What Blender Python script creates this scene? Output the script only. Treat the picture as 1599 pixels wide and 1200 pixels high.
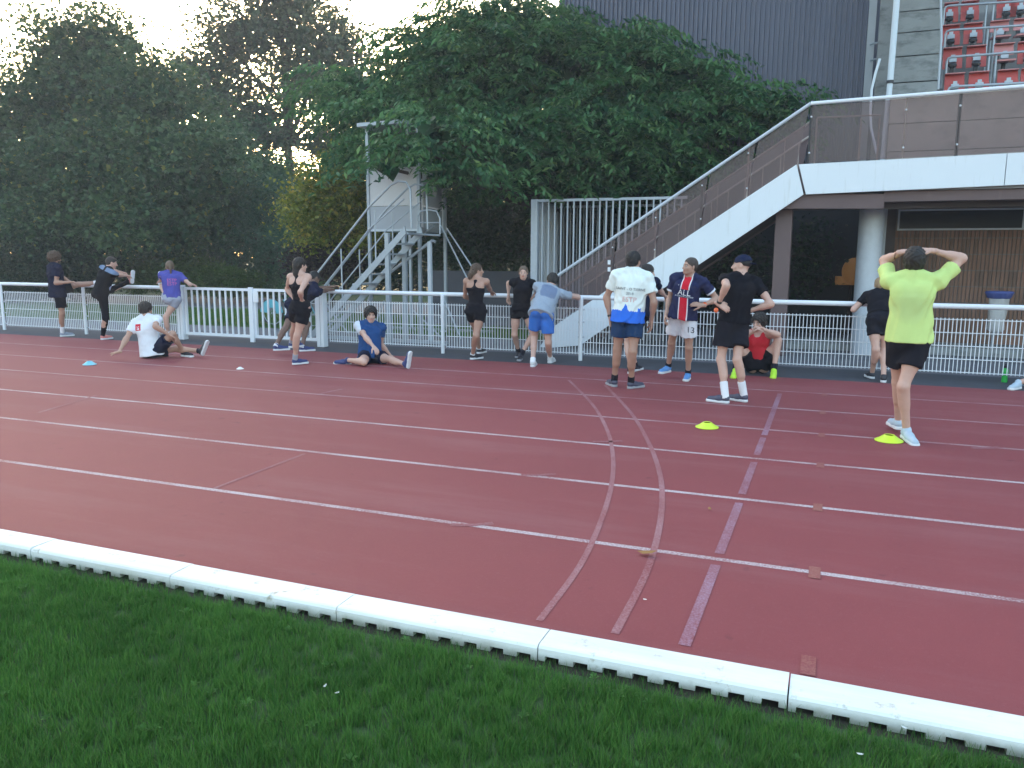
import bpy, math, random
import numpy as np
from mathutils import Vector, Matrix
from mathutils.bvhtree import BVHTree
random.seed(7); RNG = np.random.default_rng(7)
PI = math.pi; R = math.radians
for o in list(bpy.data.objects): bpy.data.objects.remove(o)
scene = bpy.context.scene
col = scene.collection

# ---------------------------------------------------------------- camera
F_PX, PITCH, ROLL, YAW, CAM_H = 1251.8, 0.16054, 0.00357, 0.37459, 1.695
_fw = np.array([-math.sin(YAW)*math.cos(PITCH), math.cos(YAW)*math.cos(PITCH), -math.sin(PITCH)])
_r = np.array([math.cos(YAW), math.sin(YAW), 0.0]); _u = np.cross(_r, _fw)
_r2 = math.cos(ROLL)*_r + math.sin(ROLL)*_u; _u2 = -math.sin(ROLL)*_r + math.cos(ROLL)*_u
cam_d = bpy.data.cameras.new('camera'); cam = bpy.data.objects.new('camera', cam_d); col.objects.link(cam)
cam_d.sensor_width = 36.0; cam_d.lens = F_PX/1599*36.0; cam_d.clip_end = 500; cam_d.clip_start = 0.05
m3 = Matrix(((_r2[0], _u2[0], -_fw[0]), (_r2[1], _u2[1], -_fw[1]), (_r2[2], _u2[2], -_fw[2])))
cam.matrix_world = Matrix.Translation((0, 0, CAM_H)) @ m3.to_4x4()
scene.camera = cam

# ---------------------------------------------------------------- sky, sun, exposure
SUN_EL, SUN_AZ = R(7.0), R(128.0)          # azimuth counted from +X towards +Y
world = bpy.data.worlds.new('World'); scene.world = world; world.use_nodes = True
wn = world.node_tree.nodes; wl = world.node_tree.links
bg = wn['Background']
sky = wn.new('ShaderNodeTexSky'); sky.sky_type = 'NISHITA'; sky.sun_disc = False
sky.sun_elevation = SUN_EL; sky.sun_rotation = PI/2 - SUN_AZ
sky.air_density = 1.0; sky.dust_density = 3.0; sky.ozone_density = 1.0
hs = wn.new('ShaderNodeHueSaturation'); hs.inputs['Saturation'].default_value = 0.95
wl.new(sky.outputs[0], hs.inputs['Color']); wl.new(hs.outputs[0], bg.inputs['Color'])
bg.inputs['Strength'].default_value = 0.15
sun_d = bpy.data.lights.new('sun', 'SUN'); sun_d.energy = 0.6; sun_d.angle = R(12); sun_d.color = (1.0, .86, .72)
sun = bpy.data.objects.new('sun', sun_d); col.objects.link(sun)
_sd = Vector((math.cos(SUN_EL)*math.cos(SUN_AZ), math.cos(SUN_EL)*math.sin(SUN_AZ), math.sin(SUN_EL)))
sun.rotation_euler = _sd.to_track_quat('Z', 'Y').to_euler(); sun.location = (-20, 40, 30)
scene.view_settings.view_transform = 'Standard'; scene.view_settings.look = 'None'
scene.view_settings.gamma = 1.0; scene.view_settings.use_curve_mapping = False
scene.view_settings.exposure = 3.03
scene.render.engine = 'CYCLES'
scene.render.resolution_x = 1024; scene.render.resolution_y = 768
scene.cycles.max_bounces = 6; scene.cycles.transparent_max_bounces = 12

# ---------------------------------------------------------------- measuring helpers
def ray(x, y): return _fw*F_PX + _r2*(x-799.5) - _u2*(y-600)
def at(x, y, Y):
    d = ray(x, y); t = Y/d[1]; p = d*t; p[2] += CAM_H; return p
def gp(x, y, z=0.0):
    d = ray(x, y); t = (z-CAM_H)/d[2]; p = d*t; p[2] = z; return p
def ray_az(x):                         # azimuth (deg) of the view ray through column x
    d = ray(x, 400); return math.degrees(math.atan2(d[1], d[0]))

# ---------------------------------------------------------------- objects
def tag(o, label=None, cat=None, group=None, kind=None):
    if label: o['label'] = label
    if cat: o['category'] = cat
    if group: o['group'] = group
    if kind: o['kind'] = kind
    return o
def empty(name, loc, label=None, cat=None, group=None, kind=None):
    o = bpy.data.objects.new(name, None); col.objects.link(o); o.location = loc; o.empty_display_size = .2
    return tag(o, label, cat, group, kind)
def link(name, me, mat, parent=None, smooth=False):
    if mat is not None: me.materials.append(mat)
    o = bpy.data.objects.new(name, me); col.objects.link(o)
    if parent is not None:
        o.parent = parent
        q = parent; off = Vector((0, 0, 0))
        while q is not None: off += q.location; q = q.parent
        o.location = -off
    if smooth: me.polygons.foreach_set('use_smooth', [True]*len(me.polygons))
    return o
def np_mesh(name, V, Fq, colors=None, smooth=False, vec=None, cname='Col'):
    me = bpy.data.meshes.new(name)
    V = np.asarray(V, np.float32); Fq = np.asarray(Fq, np.int32); n, k = Fq.shape
    me.vertices.add(len(V)); me.vertices.foreach_set('co', V.ravel())
    me.loops.add(n*k); me.loops.foreach_set('vertex_index', Fq.ravel())
    me.polygons.add(n); me.polygons.foreach_set('loop_start', np.arange(n, dtype=np.int32)*k)
    if smooth: me.polygons.foreach_set('use_smooth', np.ones(n, bool))
    me.update(calc_edges=True)
    if colors is not None:
        a = me.color_attributes.new(cname, 'FLOAT_COLOR', 'POINT')
        c = np.ones((len(V), 4), np.float32); c[:, :3] = colors; a.data.foreach_set('color', c.ravel())
    if vec is not None:
        a = me.attributes.new('gpos', 'FLOAT_VECTOR', 'POINT'); a.data.foreach_set('vector', np.asarray(vec, np.float32).ravel())
    return me
class MB:
    def __init__(s): s.v = []; s.f = []
    def add(s, vs, fs):
        b = len(s.v); s.v += [tuple(float(c) for c in v) for v in vs]; s.f += [tuple(b+i for i in f) for f in fs]; return s
    def box(s, a, b):
        x0, y0, z0 = a; x1, y1, z1 = b
        return s.add([(x0,y0,z0),(x1,y0,z0),(x1,y1,z0),(x0,y1,z0),(x0,y0,z1),(x1,y0,z1),(x1,y1,z1),(x0,y1,z1)],
            [(0,3,2,1),(4,5,6,7),(0,1,5,4),(1,2,6,5),(2,3,7,6),(3,0,4,7)])
    def slab(s, pts, d):
        """closed prism: polygon pts (3-D) pushed along vector d"""
        n = len(pts); P = [Vector(p) for p in pts]; D = Vector(d)
        return s.add(P+[p+D for p in P], [tuple(range(n)), tuple(range(2*n-1, n-1, -1))]+[(i, i+n, (i+1) % n+n, (i+1) % n) for i in range(n)])
    def tube(s, pts, r, n=8, r2=None):
        P = [Vector(p) for p in pts]; m = len(P); vs = []; fs = []
        up = None
        for i, p in enumerate(P):
            t = (P[min(i+1, m-1)]-P[max(i-1, 0)]).normalized()
            if up is None: up = t.orthogonal().normalized()
            up = (up - t*up.dot(t)).normalized(); w = t.cross(up)
            rr = r if r2 is None else r+(r2-r)*i/(m-1)
            if isinstance(r, (list, tuple)): rr = r[i]
            for k in range(n):
                a = 2*PI*k/n; vs.append(p+(up*math.cos(a)+w*math.sin(a))*rr)
        for i in range(m-1):
            for k in range(n): fs.append((i*n+k, i*n+(k+1) % n, (i+1)*n+(k+1) % n, (i+1)*n+k))
        fs.append(tuple(range(n-1, -1, -1))); fs.append(tuple(range((m-1)*n, m*n)))
        return s.add(vs, fs)
    def ball(s, c, r, n=8, m=6):
        c = Vector(c); r = Vector(r) if not isinstance(r, (int, float)) else Vector((r, r, r))
        vs = [c+Vector((0, 0, r.z))]+[c+Vector((r.x*math.sin(PI*i/m)*math.cos(2*PI*k/n), r.y*math.sin(PI*i/m)*math.sin(2*PI*k/n), r.z*math.cos(PI*i/m))) for i in range(1, m) for k in range(n)]+[c-Vector((0, 0, r.z))]
        fs = [(0, 1+k, 1+(k+1) % n) for k in range(n)]
        for i in range(m-2):
            for k in range(n): fs.append((1+i*n+k, 1+(i+1)*n+k, 1+(i+1)*n+(k+1) % n, 1+i*n+(k+1) % n))
        b = 1+(m-2)*n; fs += [(len(vs)-1, b+(k+1) % n, b+k) for k in range(n)]
        return s.add(vs, fs)
    def build(s, name, mat, parent=None, smooth=False, bevel=0, **kw):
        me = bpy.data.meshes.new(name); me.from_pydata(s.v, [], s.f); me.update()
        o = link(name, me, mat, parent, smooth)
        if bevel:
            b = o.modifiers.new('bevel', 'BEVEL'); b.width = bevel; b.segments = 2; b.limit_method = 'ANGLE'; b.angle_limit = R(50)
        if smooth:
            try: me.set_sharp_from_angle(angle=R(50))
            except Exception: pass
        return tag(o, **kw) if kw else o

# ---------------------------------------------------------------- materials
def mat_new(name):
    m = bpy.data.materials.new(name); m.use_nodes = True
    return m, m.node_tree.nodes, m.node_tree.links, m.node_tree.nodes['Principled BSDF']
def mth(n, l, op, a, b=None, c=None, clamp=False):
    x = n.new('ShaderNodeMath'); x.operation = op; x.use_clamp = clamp
    for i, v in enumerate((a, b, c)):
        if v is None: continue
        if isinstance(v, (int, float)): x.inputs[i].default_value = v
        else: l.new(v, x.inputs[i])
    return x.outputs[0]
def mixc(n, l, fac, a, b):
    x = n.new('ShaderNodeMix'); x.data_type = 'RGBA'
    for i, v in ((0, fac), (6, a), (7, b)):
        if isinstance(v, (int, float)): x.inputs[i].default_value = v
        elif isinstance(v, tuple): x.inputs[i].default_value = (*v[:3], 1)
        else: l.new(v, x.inputs[i])
    return x.outputs[2]
def noise(n, l, scale, detail=4, rough=.6, coord=None, stretch=None):
    t = n.new('ShaderNodeTexNoise'); t.inputs['Scale'].default_value = scale; t.inputs['Detail'].default_value = detail; t.inputs['Roughness'].default_value = rough
    tc = n.new('ShaderNodeTexCoord'); src = tc.outputs['Object'] if coord is None else coord
    if stretch:
        mp = n.new('ShaderNodeMapping'); mp.inputs['Scale'].default_value = stretch; l.new(src, mp.inputs[0]); src = mp.outputs[0]
    l.new(src, t.inputs['Vector']); return t.outputs[0]
def ramp(n, l, v, a, b):
    x = n.new('ShaderNodeMapRange'); x.inputs[1].default_value = a; x.inputs[2].default_value = b; l.new(v, x.inputs[0]); return x.outputs[0]
def bump(n, l, h, strength, dist, bs):
    b = n.new('ShaderNodeBump'); b.inputs['Strength'].default_value = strength; b.inputs['Distance'].default_value = dist
    l.new(h, b.inputs['Height']); l.new(b.outputs[0], bs.inputs['Normal'])
def simple(name, c, rough=.6, metal=0, vary=.15, scale=6, bmp=.0, dirt=None, stretch=None, spec=None):
    m, n, l, bs = mat_new(name)
    f = noise(n, l, scale, 5, .6, stretch=stretch); c2 = tuple(x*(1-vary) for x in c); c3 = tuple(min(1, x*(1+vary)) for x in c)
    o = mixc(n, l, f, c2, c3)
    if dirt:
        g = noise(n, l, dirt[1], 6, .7, stretch=dirt[3] if len(dirt) > 3 else None); o = mixc(n, l, ramp(n, l, g, dirt[2], dirt[2]+.2), o, dirt[0])
    l.new(o, bs.inputs['Base Color']); bs.inputs['Roughness'].default_value = rough; bs.inputs['Metallic'].default_value = metal
    if spec is not None: bs.inputs['Specular IOR Level'].default_value = spec
    if bmp: bump(n, l, noise(n, l, scale*12, 3), bmp, .01, bs)
    return m
M = {}
M['asphalt'] = simple('asphalt', (.055, .058, .072), .9, vary=.3, scale=3, bmp=.4)
M['paving'] = simple('paving', (.15, .155, .175), .85, vary=.2, scale=2, bmp=.2, dirt=((.10, .10, .11), 1.5, .5))
M['soil'] = simple('soil', (.045, .032, .024), .95, vary=.4, scale=20, bmp=.6)
M['lawn_ground'] = simple('lawn_ground', (.045, .085, .028), .95, vary=.5, scale=5, bmp=.6)
M['white_paint'] = simple('white_paint', (.74, .77, .82), .4, vary=.05, scale=4)
m, n, l, bs = mat_new('kerb_white'); g_ = n.new('ShaderNodeNewGeometry'); sp_ = n.new('ShaderNodeSeparateXYZ'); l.new(g_.outputs['Position'], sp_.inputs[0])
n1 = noise(n, l, 9, 6, .7, coord=g_.outputs['Position']); n2 = noise(n, l, 2.2, 5, .6, coord=g_.outputs['Position'], stretch=(.5, 3, 3))
c = mixc(n, l, ramp(n, l, n2, .45, .75), (.80, .82, .81), (.62, .61, .55)); c = mixc(n, l, ramp(n, l, n1, .60, .70), c, (.42, .39, .31))
lowz = mth(n, l, 'SUBTRACT', 1, ramp(n, l, mth(n, l, 'ADD', sp_.outputs[2], mth(n, l, 'MULTIPLY', mth(n, l, 'SUBTRACT', n1, .5), .05)), .008, .042))
c = mixc(n, l, mth(n, l, 'MULTIPLY', lowz, .75), c, (.27, .26, .17)); l.new(c, bs.inputs['Base Color']); bs.inputs['Roughness'].default_value = .6; bump(n, l, n1, .15, .004, bs); M['kerb_white'] = m
M['fascia_white'] = simple('fascia_white', (.72, .77, .82), .45, vary=.04, scale=1.5, dirt=((.56, .59, .60), 4, .56, (3, 3, .25)))
M['galv'] = simple('galvanised', (.36, .40, .45), .45, .35, vary=.15, scale=12)
M['galv_light'] = simple('light_galvanised', (.50, .54, .60), .45, .1, vary=.12, scale=12)
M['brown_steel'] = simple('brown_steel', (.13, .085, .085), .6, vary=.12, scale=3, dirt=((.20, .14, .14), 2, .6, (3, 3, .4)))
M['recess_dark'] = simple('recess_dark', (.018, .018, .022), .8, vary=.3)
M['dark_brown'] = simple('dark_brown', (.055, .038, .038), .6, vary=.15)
M['beige_rail'] = simple('beige_rail', (.42, .35, .31), .5, vary=.08)
M['concrete'] = simple('weathered_concrete', (.26, .27, .27), .85, vary=.25, scale=2.2, bmp=.35, dirt=((.13, .14, .14), 2.2, .48, (1, 1, 2.5)))
M['concrete_warm'] = simple('stained_concrete', (.36, .31, .27), .85, vary=.25, scale=2.0, bmp=.3, dirt=((.19, .15, .13), 1.6, .54, (1, 1, 1.6)))
M['concrete_floor'] = simple('concrete_floor', (.24, .24, .245), .85, vary=.2, scale=3, bmp=.3)
M['cladding'] = simple('dark_cladding', (.095, .10, .145), .45, .2, vary=.2, scale=1.0, stretch=(3, 3, .3))
M['seat_red'] = simple('red_plastic', (.42, .055, .045), .5, vary=.25, scale=5, dirt=((.55, .25, .24), 7, .62))
M['seat_pink'] = simple('faded_red_plastic', (.55, .22, .22), .55, vary=.15, scale=5)
M['black_steel'] = simple('black_steel', (.02, .02, .025), .5, vary=.1)
M['cream_panel'] = simple('cream_panel', (.56, .55, .56), .6, vary=.06, scale=2, dirt=((.42, .42, .43), 2.5, .6))
M['grey_panel'] = simple('grey_panel', (.36, .38, .42), .6, vary=.08, scale=2)
M['pipe_white'] = simple('pipe_white', (.60, .66, .72), .5, vary=.06)
M['pipe_grey'] = simple('pipe_grey', (.40, .42, .45), .55, vary=.1)
M['glass_dark'] = simple('dark_window_glass', (.012, .014, .022), .35, vary=.1, spec=.25)
M['slate_wall'] = simple('slate_wall', (.085, .088, .11), .85, vary=.2, scale=2, bmp=.3)
M['bark'] = simple('bark', (.045, .036, .030), .9, vary=.4, scale=5, bmp=.8, stretch=(1, 1, .25))
M['bag_blue'] = simple('blue_bag_rim', (.075, .10, .30), .4, vary=.15)
M['tyre'] = simple('tyre', (.03, .03, .032), .8, vary=.1)
M['cyan'] = simple('cyan_plastic', (.10, .40, .50), .4, vary=.1)
M['dead_leaf'] = simple('dead_leaf', (.30, .15, .05), .8, vary=.3, scale=30)
def emit(name, c, s):
    m, n, l, bs = mat_new(name); bs.inputs['Base Color'].default_value = (*c, 1)
    bs.inputs['Emission Color'].default_value = (*c, 1); bs.inputs['Emission Strength'].default_value = s; return m
M['orange_glow'] = emit('warm_glow', (.45, .20, .05), .014)
def clearish(name, c, alpha, rough=.1):
    m, n, l, bs = mat_new(name); out = n['Material Output']
    tr = n.new('ShaderNodeBsdfTransparent'); tr.inputs[0].default_value = (*[min(1, x) for x in c], 1)
    bs.inputs['Base Color'].default_value = (*[x*(.35 if c[0] < .9 else .62) for x in c], 1); bs.inputs['Roughness'].default_value = rough
    mx = n.new('ShaderNodeMixShader'); f = mth(n, l, 'ADD', mth(n, l, 'MULTIPLY', noise(n, l, 1.5), .12), alpha-.06)
    l.new(f, mx.inputs[0]); l.new(tr.outputs[0], mx.inputs[1]); l.new(bs.outputs[0], mx.inputs[2]); l.new(mx.outputs[0], out.inputs['Surface'])
    return m
M['smoked'] = clearish('smoked_balustrade', (.78, .68, .69), .24, .2)
M['bag_clear'] = clearish('clear_plastic_bag', (1.0, 1.0, 1.0), .62, .3)
# rubber track
def track_nodes(n, l, bs):
    g = noise(n, l, 260, 2, .7); big = noise(n, l, .35, 4, .55); mid = noise(n, l, 3.0, 5, .65)
    c = mixc(n, l, g, (.172, .032, .036), (.305, .074, .082))
    c = mixc(n, l, ramp(n, l, big, .35, .65), c, (.235, .056, .058)) if False else c
    mx = n.new('ShaderNodeMix'); mx.data_type = 'RGBA'; mx.blend_type = 'MULTIPLY'; mx.inputs[0].default_value = 1
    l.new(c, mx.inputs[6]); l.new(mixc(n, l, mth(n, l, 'ADD', mth(n, l, 'MULTIPLY', big, .6), mth(n, l, 'MULTIPLY', mid, .4)), (.80, .80, .82), (1.22, 1.2, 1.2)), mx.inputs[7])
    c = mx.outputs[2]
    sp = noise(n, l, 7, 3, .5); c = mixc(n, l, mth(n, l, 'MULTIPLY', ramp(n, l, sp, .68, .76), .45), c, (.11, .024, .032))
    st = noise(n, l, .9, 6, .7, stretch=(.25, 1.6, 1)); c = mixc(n, l, mth(n, l, 'MULTIPLY', ramp(n, l, st, .50, .66), .28), c, (.30, .125, .135))
    gr = noise(n, l, 45, 3, .75); c = mixc(n, l, mth(n, l, 'MULTIPLY', ramp(n, l, gr, .56, .70), .35), c, (.30, .10, .11))
    bs.inputs['Roughness'].default_value = .7; bs.inputs['Specular IOR Level'].default_value = .3
    bump(n, l, g, .5, .004, bs); return c
m, n, l, bs = mat_new('red_track_rubber'); l.new(track_nodes(n, l, bs), bs.inputs['Base Color']); M['track'] = m
def line_mat(name, c, lo, hi, scale=90, amount=1.0):
    m, n, l, bs = mat_new(name); t = track_nodes(n, l, bs)
    f = mth(n, l, 'ADD', mth(n, l, 'MULTIPLY', noise(n, l, scale, 3, .7), .6), mth(n, l, 'MULTIPLY', noise(n, l, 1.7, 5, .6), .4))
    l.new(mixc(n, l, mth(n, l, 'MULTIPLY', ramp(n, l, f, lo, hi), amount), t, c), bs.inputs['Base Color']); return m
M['line'] = line_mat('worn_white_line', (.72, .70, .72), .38, .56, amount=.66)
M['line_far'] = line_mat('faded_white_line', (.62, .55, .58), .40, .62, amount=.62)
M['line_curve'] = line_mat('faded_pink_line', (.64, .47, .50), .38, .70, amount=.45)
M['line_violet'] = line_mat('violet_paint', (.46, .38, .52), .38, .68, amount=.6)
M['mark_orange'] = line_mat('orange_paint', (.48, .27, .18), .38, .66, amount=.45)
M['line_thin'] = line_mat('thin_worn_line', (.50, .38, .42), .42, .66, amount=.45)
# ================================================================ the ground
def sheet(name, x0, x1, y0, y1, z, mat, **kw):
    return MB().add([(x0, y0, z), (x1, y0, z), (x1, y1, z), (x0, y1, z)], [(0, 1, 2, 3)]).build(name, mat, kind='structure', **kw)
YK, YR, YF = 3.215, 11.75, 12.42
sheet('ground', -220, 200, -120, 300, -.06, M['lawn_ground'], label='dark ground stretching away beyond the park')
sheet('lawn', -40, 30, -12, YK-.29, 0.0, M['lawn_ground'], label='mown green infield lawn in the foreground')
sheet('soil_strip', -40, 30, YK-.29, YK-.06, -.004, M['soil'], label='bare soil strip along the white kerb')
sheet('running_track', -60, 50, YK-.06, YR, 0.0, M['track'], label='red rubber running track with worn white lane lines')
sheet('asphalt_strip', -60, 50, YR, 13.0, -.004, M['asphalt'], label='dark asphalt strip running under the white fence')
sheet('paved_apron', -60, -5.2, 13.0, 15.1, -.008, M['paving'], label='light grey paving behind the gate')
sheet('paved_court', -5.2, 30, 13.0, 40, -.008, M['paving'], label='grey paved court below the grandstand')
sheet('grass_verge', -60, -5.2, 15.1, 19.5, -.012, M['lawn_ground'], label='green verge between the paving and the far path')
sheet('far_path', -60, -5.2, 19.5, 25.5, -.016, M['paving'], label='far grey path below the trees')
tr = bpy.data.objects['running_track']
# markings: sheets 4 mm above each other
def strip(pts, w, z, mat, name='lane_line', **kw):
    P = [np.array(p[:2]) for p in pts]; vs = []
    for i, p in enumerate(P):
        t = P[min(i+1, len(P)-1)]-P[max(i-1, 0)]; t = t/np.linalg.norm(t); nn = np.array([-t[1], t[0]])*w/2
        vs += [(*(p+nn), z), (*(p-nn), z)]
    return MB().add(vs, [(2*i, 2*i+1, 2*i+3, 2*i+2) for i in range(len(P)-1)]).build(name, mat, tr, **kw)
for k in range(1, 7):
    far = k >= 4
    strip([(x, YK+1.22*k) for x in np.linspace(-60, 50, 60)], .048, .0012, M['line_far' if far else 'line'])
def curve_pts(px):
    P = [gp(*q)[:2] for q in px]; out = []
    for i in range(len(P)-1):
        p0 = P[max(i-1, 0)]; p1 = P[i]; p2 = P[i+1]; p3 = P[min(i+2, len(P)-1)]
        for t in np.linspace(0, 1, 8, endpoint=i == len(P)-2):
            out.append(.5*((2*p1)+(-p0+p2)*t+(2*p0-5*p1+4*p2-p3)*t*t+(-p0+3*p1-3*p2+p3)*t**3))
    return out
strip(curve_pts([(888,594),(925,632),(948,672),(957,712),(955,757),(938,815),(905,885),(842,970)]), .036, 0.0024, M['line_curve'], 'curved_line')
strip(curve_pts([(945,602),(985,645),(1012,690),(1029,735),(1034,778),(1028,832),(1008,897),(960,990)]), .040, 0.0024, M['line_curve'], 'curved_line')
# violet start line, one piece per lane
xv = gp(1160, 770)[0]
for a, b in (((1218,615),(1193,680)), ((1191,684),(1180,711)), ((1177,722),(1157,772)), ((1155,786),(1121,865)), ((1118,883),(1064,1008))):
    A = gp(*a); B = gp(*b); strip([(A[0]*.3+xv*.7, A[1]), (B[0]*.3+xv*.7, B[1])], .055, 0.0024, M['line_violet'], 'violet_mark')
for q in ((1287,617),(1285,645),(1283,680),(1281,727),(1277,793),(1272,895),(1262,1040)):
    A = gp(*q); strip([(A[0]-.030, A[1]), (A[0]+.030, A[1])], .17, .0036, M['mark_orange'], 'orange_mark')
for a, b, w in (((335,763),(476,709),.03), ((500,615),(535,608),.04), ((60,645),(150,618),.04)):
    A = gp(*a); B = gp(*b); strip([A, B], w, 0.0024, M['line_thin'], 'thin_line')
for q, w in (((948,690),.05), ((735,820),.05), ((1540,700),.06), ((840,742),.05)):
    A = gp(*q); strip([(A[0]-.12, A[1]-.05), (A[0]+.02, A[1]), (A[0]+.12, A[1]+.08)], w, 0.0024, M['line_thin'], 'paint_smear')

# ================================================================ kerb: one-metre plastic sections with drainage notches
kerb = empty('kerb', (0, YK-.142, 0), 'white sectional kerb with drainage notches between lawn and track', kind='structure')
def kerb_mesh(L=1.0, W=.172, Hh=.068):
    pitch = L/8; nw = .062; nh = .023; mb = MB(); g = .003
    prof = [(0, 0.0), (0, Hh-.012), (-.004, Hh-.004), (-.012, Hh), (-(W-.02), Hh), (-(W-.008), Hh-.004), (-W, Hh-.014), (-W, nh)]
    xs = [g]+[L-g]; vs = [(x, y, z) for x in xs for (y, z) in prof]; m = len(prof)
    fs = [(i, m+i, m+i+1, i+1) for i in range(m-1)]+[tuple(range(m)), tuple(range(2*m-1, m-1, -1))]
    fs.append((m-1, 2*m-1, m, 0)) if False else None
    mb.add(vs, fs)
    x = g
    for i in range(8):          # teeth between the notches
        c = (i+.5)*pitch; mb.box((x, -W, 0), (c-nw/2, -W+.03, nh)); x = c+nw/2
    mb.box((x, -W, 0), (L-g, -W+.03, nh)); return mb
me0 = None
for i in range(-22, 8):
    if me0 is None:
        o = kerb_mesh().build('kerb_section', M['kerb_white'], kerb); me0 = o.data
    else:
        o = bpy.data.objects.new('kerb_section', me0); col.objects.link(o); o.parent = kerb
    o.location = (i-.05+random.uniform(-.001, .001), .08+random.uniform(-.003, .003), random.uniform(-.002, .002)); o.rotation_euler = (random.uniform(-.02, .02), random.uniform(-.003, .003), random.uniform(-.003, .003))

# ================================================================ grass: real blades, instanced tufts
def blades(n, rad, hmin, hmax, w, lean, seed):
    g = np.random.default_rng(seed); V = []; Fq = []; C = []
    for i in range(n):
        a = g.uniform(0, 2*PI); r = rad*math.sqrt(g.uniform()); x = r*math.cos(a); y = r*math.sin(a)
        h = g.uniform(hmin, hmax); d = g.uniform(0, 2*PI); ln = g.uniform(.2, 1)*lean*h; ww = w*g.uniform(.6, 1.2)
        dx, dy = math.cos(d), math.sin(d); px, py = -dy*ww, dx*ww; b = len(V)
        V += [(x-px, y-py, -.004), (x+px, y+py, -.004), (x+px*.8+dx*ln*.35, y+py*.8+dy*ln*.35, h*.55), (x-px*.8+dx*ln*.35, y-py*.8+dy*ln*.35, h*.55),
              (x+px*.1+dx*ln, y+py*.1+dy*ln, h), (x-px*.1+dx*ln, y-py*.1+dy*ln, h)]
        Fq += [(b, b+1, b+2, b+3), (b+3, b+2, b+4, b+5)]
        t = g.uniform(); c = np.array([.030, .125, .026])*(1-t)+np.array([.095, .235, .055])*t
        if g.uniform() < .04: c = np.array([.24, .20, .09])
        C += [c]*6
    return np_mesh('tuft', V, Fq, C)
def leaf_mat(name, trans=.35, rough=.5, tint=(1, 1, 1), noise_scale=0):
    m, n, l, bs = mat_new(name); a = n.new('ShaderNodeAttribute'); a.attribute_name = 'Col'
    c = a.outputs['Color']
    if noise_scale:
        mx = n.new('ShaderNodeMix'); mx.data_type = 'RGBA'; mx.blend_type = 'MULTIPLY'; mx.inputs[0].default_value = 1
        g = n.new('ShaderNodeNewGeometry'); l.new(c, mx.inputs[6]); l.new(mixc(n, l, noise(n, l, noise_scale, 3, .6, coord=g.outputs['Position']), (.45, .5, .5), (1.7, 1.5, 1.25)), mx.inputs[7]); c = mx.outputs[2]
    out = n['Material Output']; tl = n.new('ShaderNodeBsdfTranslucent'); mx = n.new('ShaderNodeMixShader'); mx.inputs[0].default_value = trans
    l.new(c, bs.inputs['Base Color']); l.new(c, tl.inputs[0]); bs.inputs['Roughness'].default_value = rough; bs.inputs['Specular IOR Level'].default_value = .15
    l.new(bs.outputs[0], mx.inputs[1]); l.new(tl.outputs[0], mx.inputs[2]); l.new(mx.outputs[0], out.inputs['Surface']); return m
M['grass'] = leaf_mat('grass_blades', .35, .6, noise_scale=2.2)
M['leaf'] = leaf_mat('leaves', .35, .45)
def scatter(name, target_me, tuft_mes, density, smin, smax, seed, mat, parent=None):
    o = bpy.data.objects.new(name, target_me); col.objects.link(o)
    ng = bpy.data.node_groups.new(name, 'GeometryNodeTree')
    ng.interface.new_socket('Geometry', in_out='INPUT', socket_type='NodeSocketGeometry'); ng.interface.new_socket('Geometry', in_out='OUTPUT', socket_type='NodeSocketGeometry')
    N = ng.nodes; L = ng.links; gi = N.new('NodeGroupInput'); go = N.new('NodeGroupOutput')
    dp = N.new('GeometryNodeDistributePointsOnFaces'); dp.inputs['Density'].default_value = density; dp.inputs['Seed'].default_value = seed
    L.new(gi.outputs[0], dp.inputs['Mesh'])
    g2i = N.new('GeometryNodeGeometryToInstance')
    for tm in tuft_mes:
        tm.materials.append(mat) if not tm.materials else None
        ob = bpy.data.objects.new('tuft_source', tm)
        oi = N.new('GeometryNodeObjectInfo'); oi.inputs['Object'].default_value = ob; L.new(oi.outputs['Geometry'], g2i.inputs[0])
    io = N.new('GeometryNodeInstanceOnPoints'); io.inputs['Pick Instance'].default_value = True
    L.new(dp.outputs['Points'], io.inputs['Points']); L.new(g2i.outputs[0], io.inputs['Instance'])
    rv = N.new('FunctionNodeRandomValue'); rv.data_type = 'FLOAT_VECTOR'; rv.inputs[0].default_value = (-.12, -.12, 0); rv.inputs[1].default_value = (.12, .12, 6.283)
    L.new(rv.outputs[0], io.inputs['Rotation'])
    rs = N.new('FunctionNodeRandomValue'); rs.data_type = 'FLOAT'; rs.inputs[2].default_value = smin; rs.inputs[3].default_value = smax
    L.new(rs.outputs[1], io.inputs['Scale']); L.new(io.outputs[0], go.inputs[0])
    md = o.modifiers.new('scatter', 'NODES'); md.node_group = ng; return o
def quad_me(name, pts):
    me = bpy.data.meshes.new(name); me.from_pydata([tuple(map(float, p)) for p in pts], [], [tuple(range(len(pts)))]); me.update(); return me
T1 = [blades(16, .028, .022, .055, .0013, .8, s) for s in (1, 2, 3)]
T2 = [blades(5, .03, .015, .04, .0012, 1.0, s) for s in (11, 12)]
gA = scatter('grass', quad_me('grass_area', [(-9, YK-.33, 0), (-9, .6, 0), (2.6, .6, 0), (2.6, YK-.33, 0)]), T1, 1700, .65, 1.3, 5, M['grass'])
tag(gA, 'dense mown green grass filling the foreground', 'grass', kind='stuff')
gB = scatter('thin_grass', quad_me('grass_edge', [(-10, YK-.245, 0), (-10, YK-.38, 0), (3, YK-.38, 0), (3, YK-.245, 0)]), T2, 1500, .6, 1.2, 9, M['grass'])
tag(gB, 'thin ragged grass growing over the soil beside the kerb', 'grass', kind='stuff')
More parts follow.
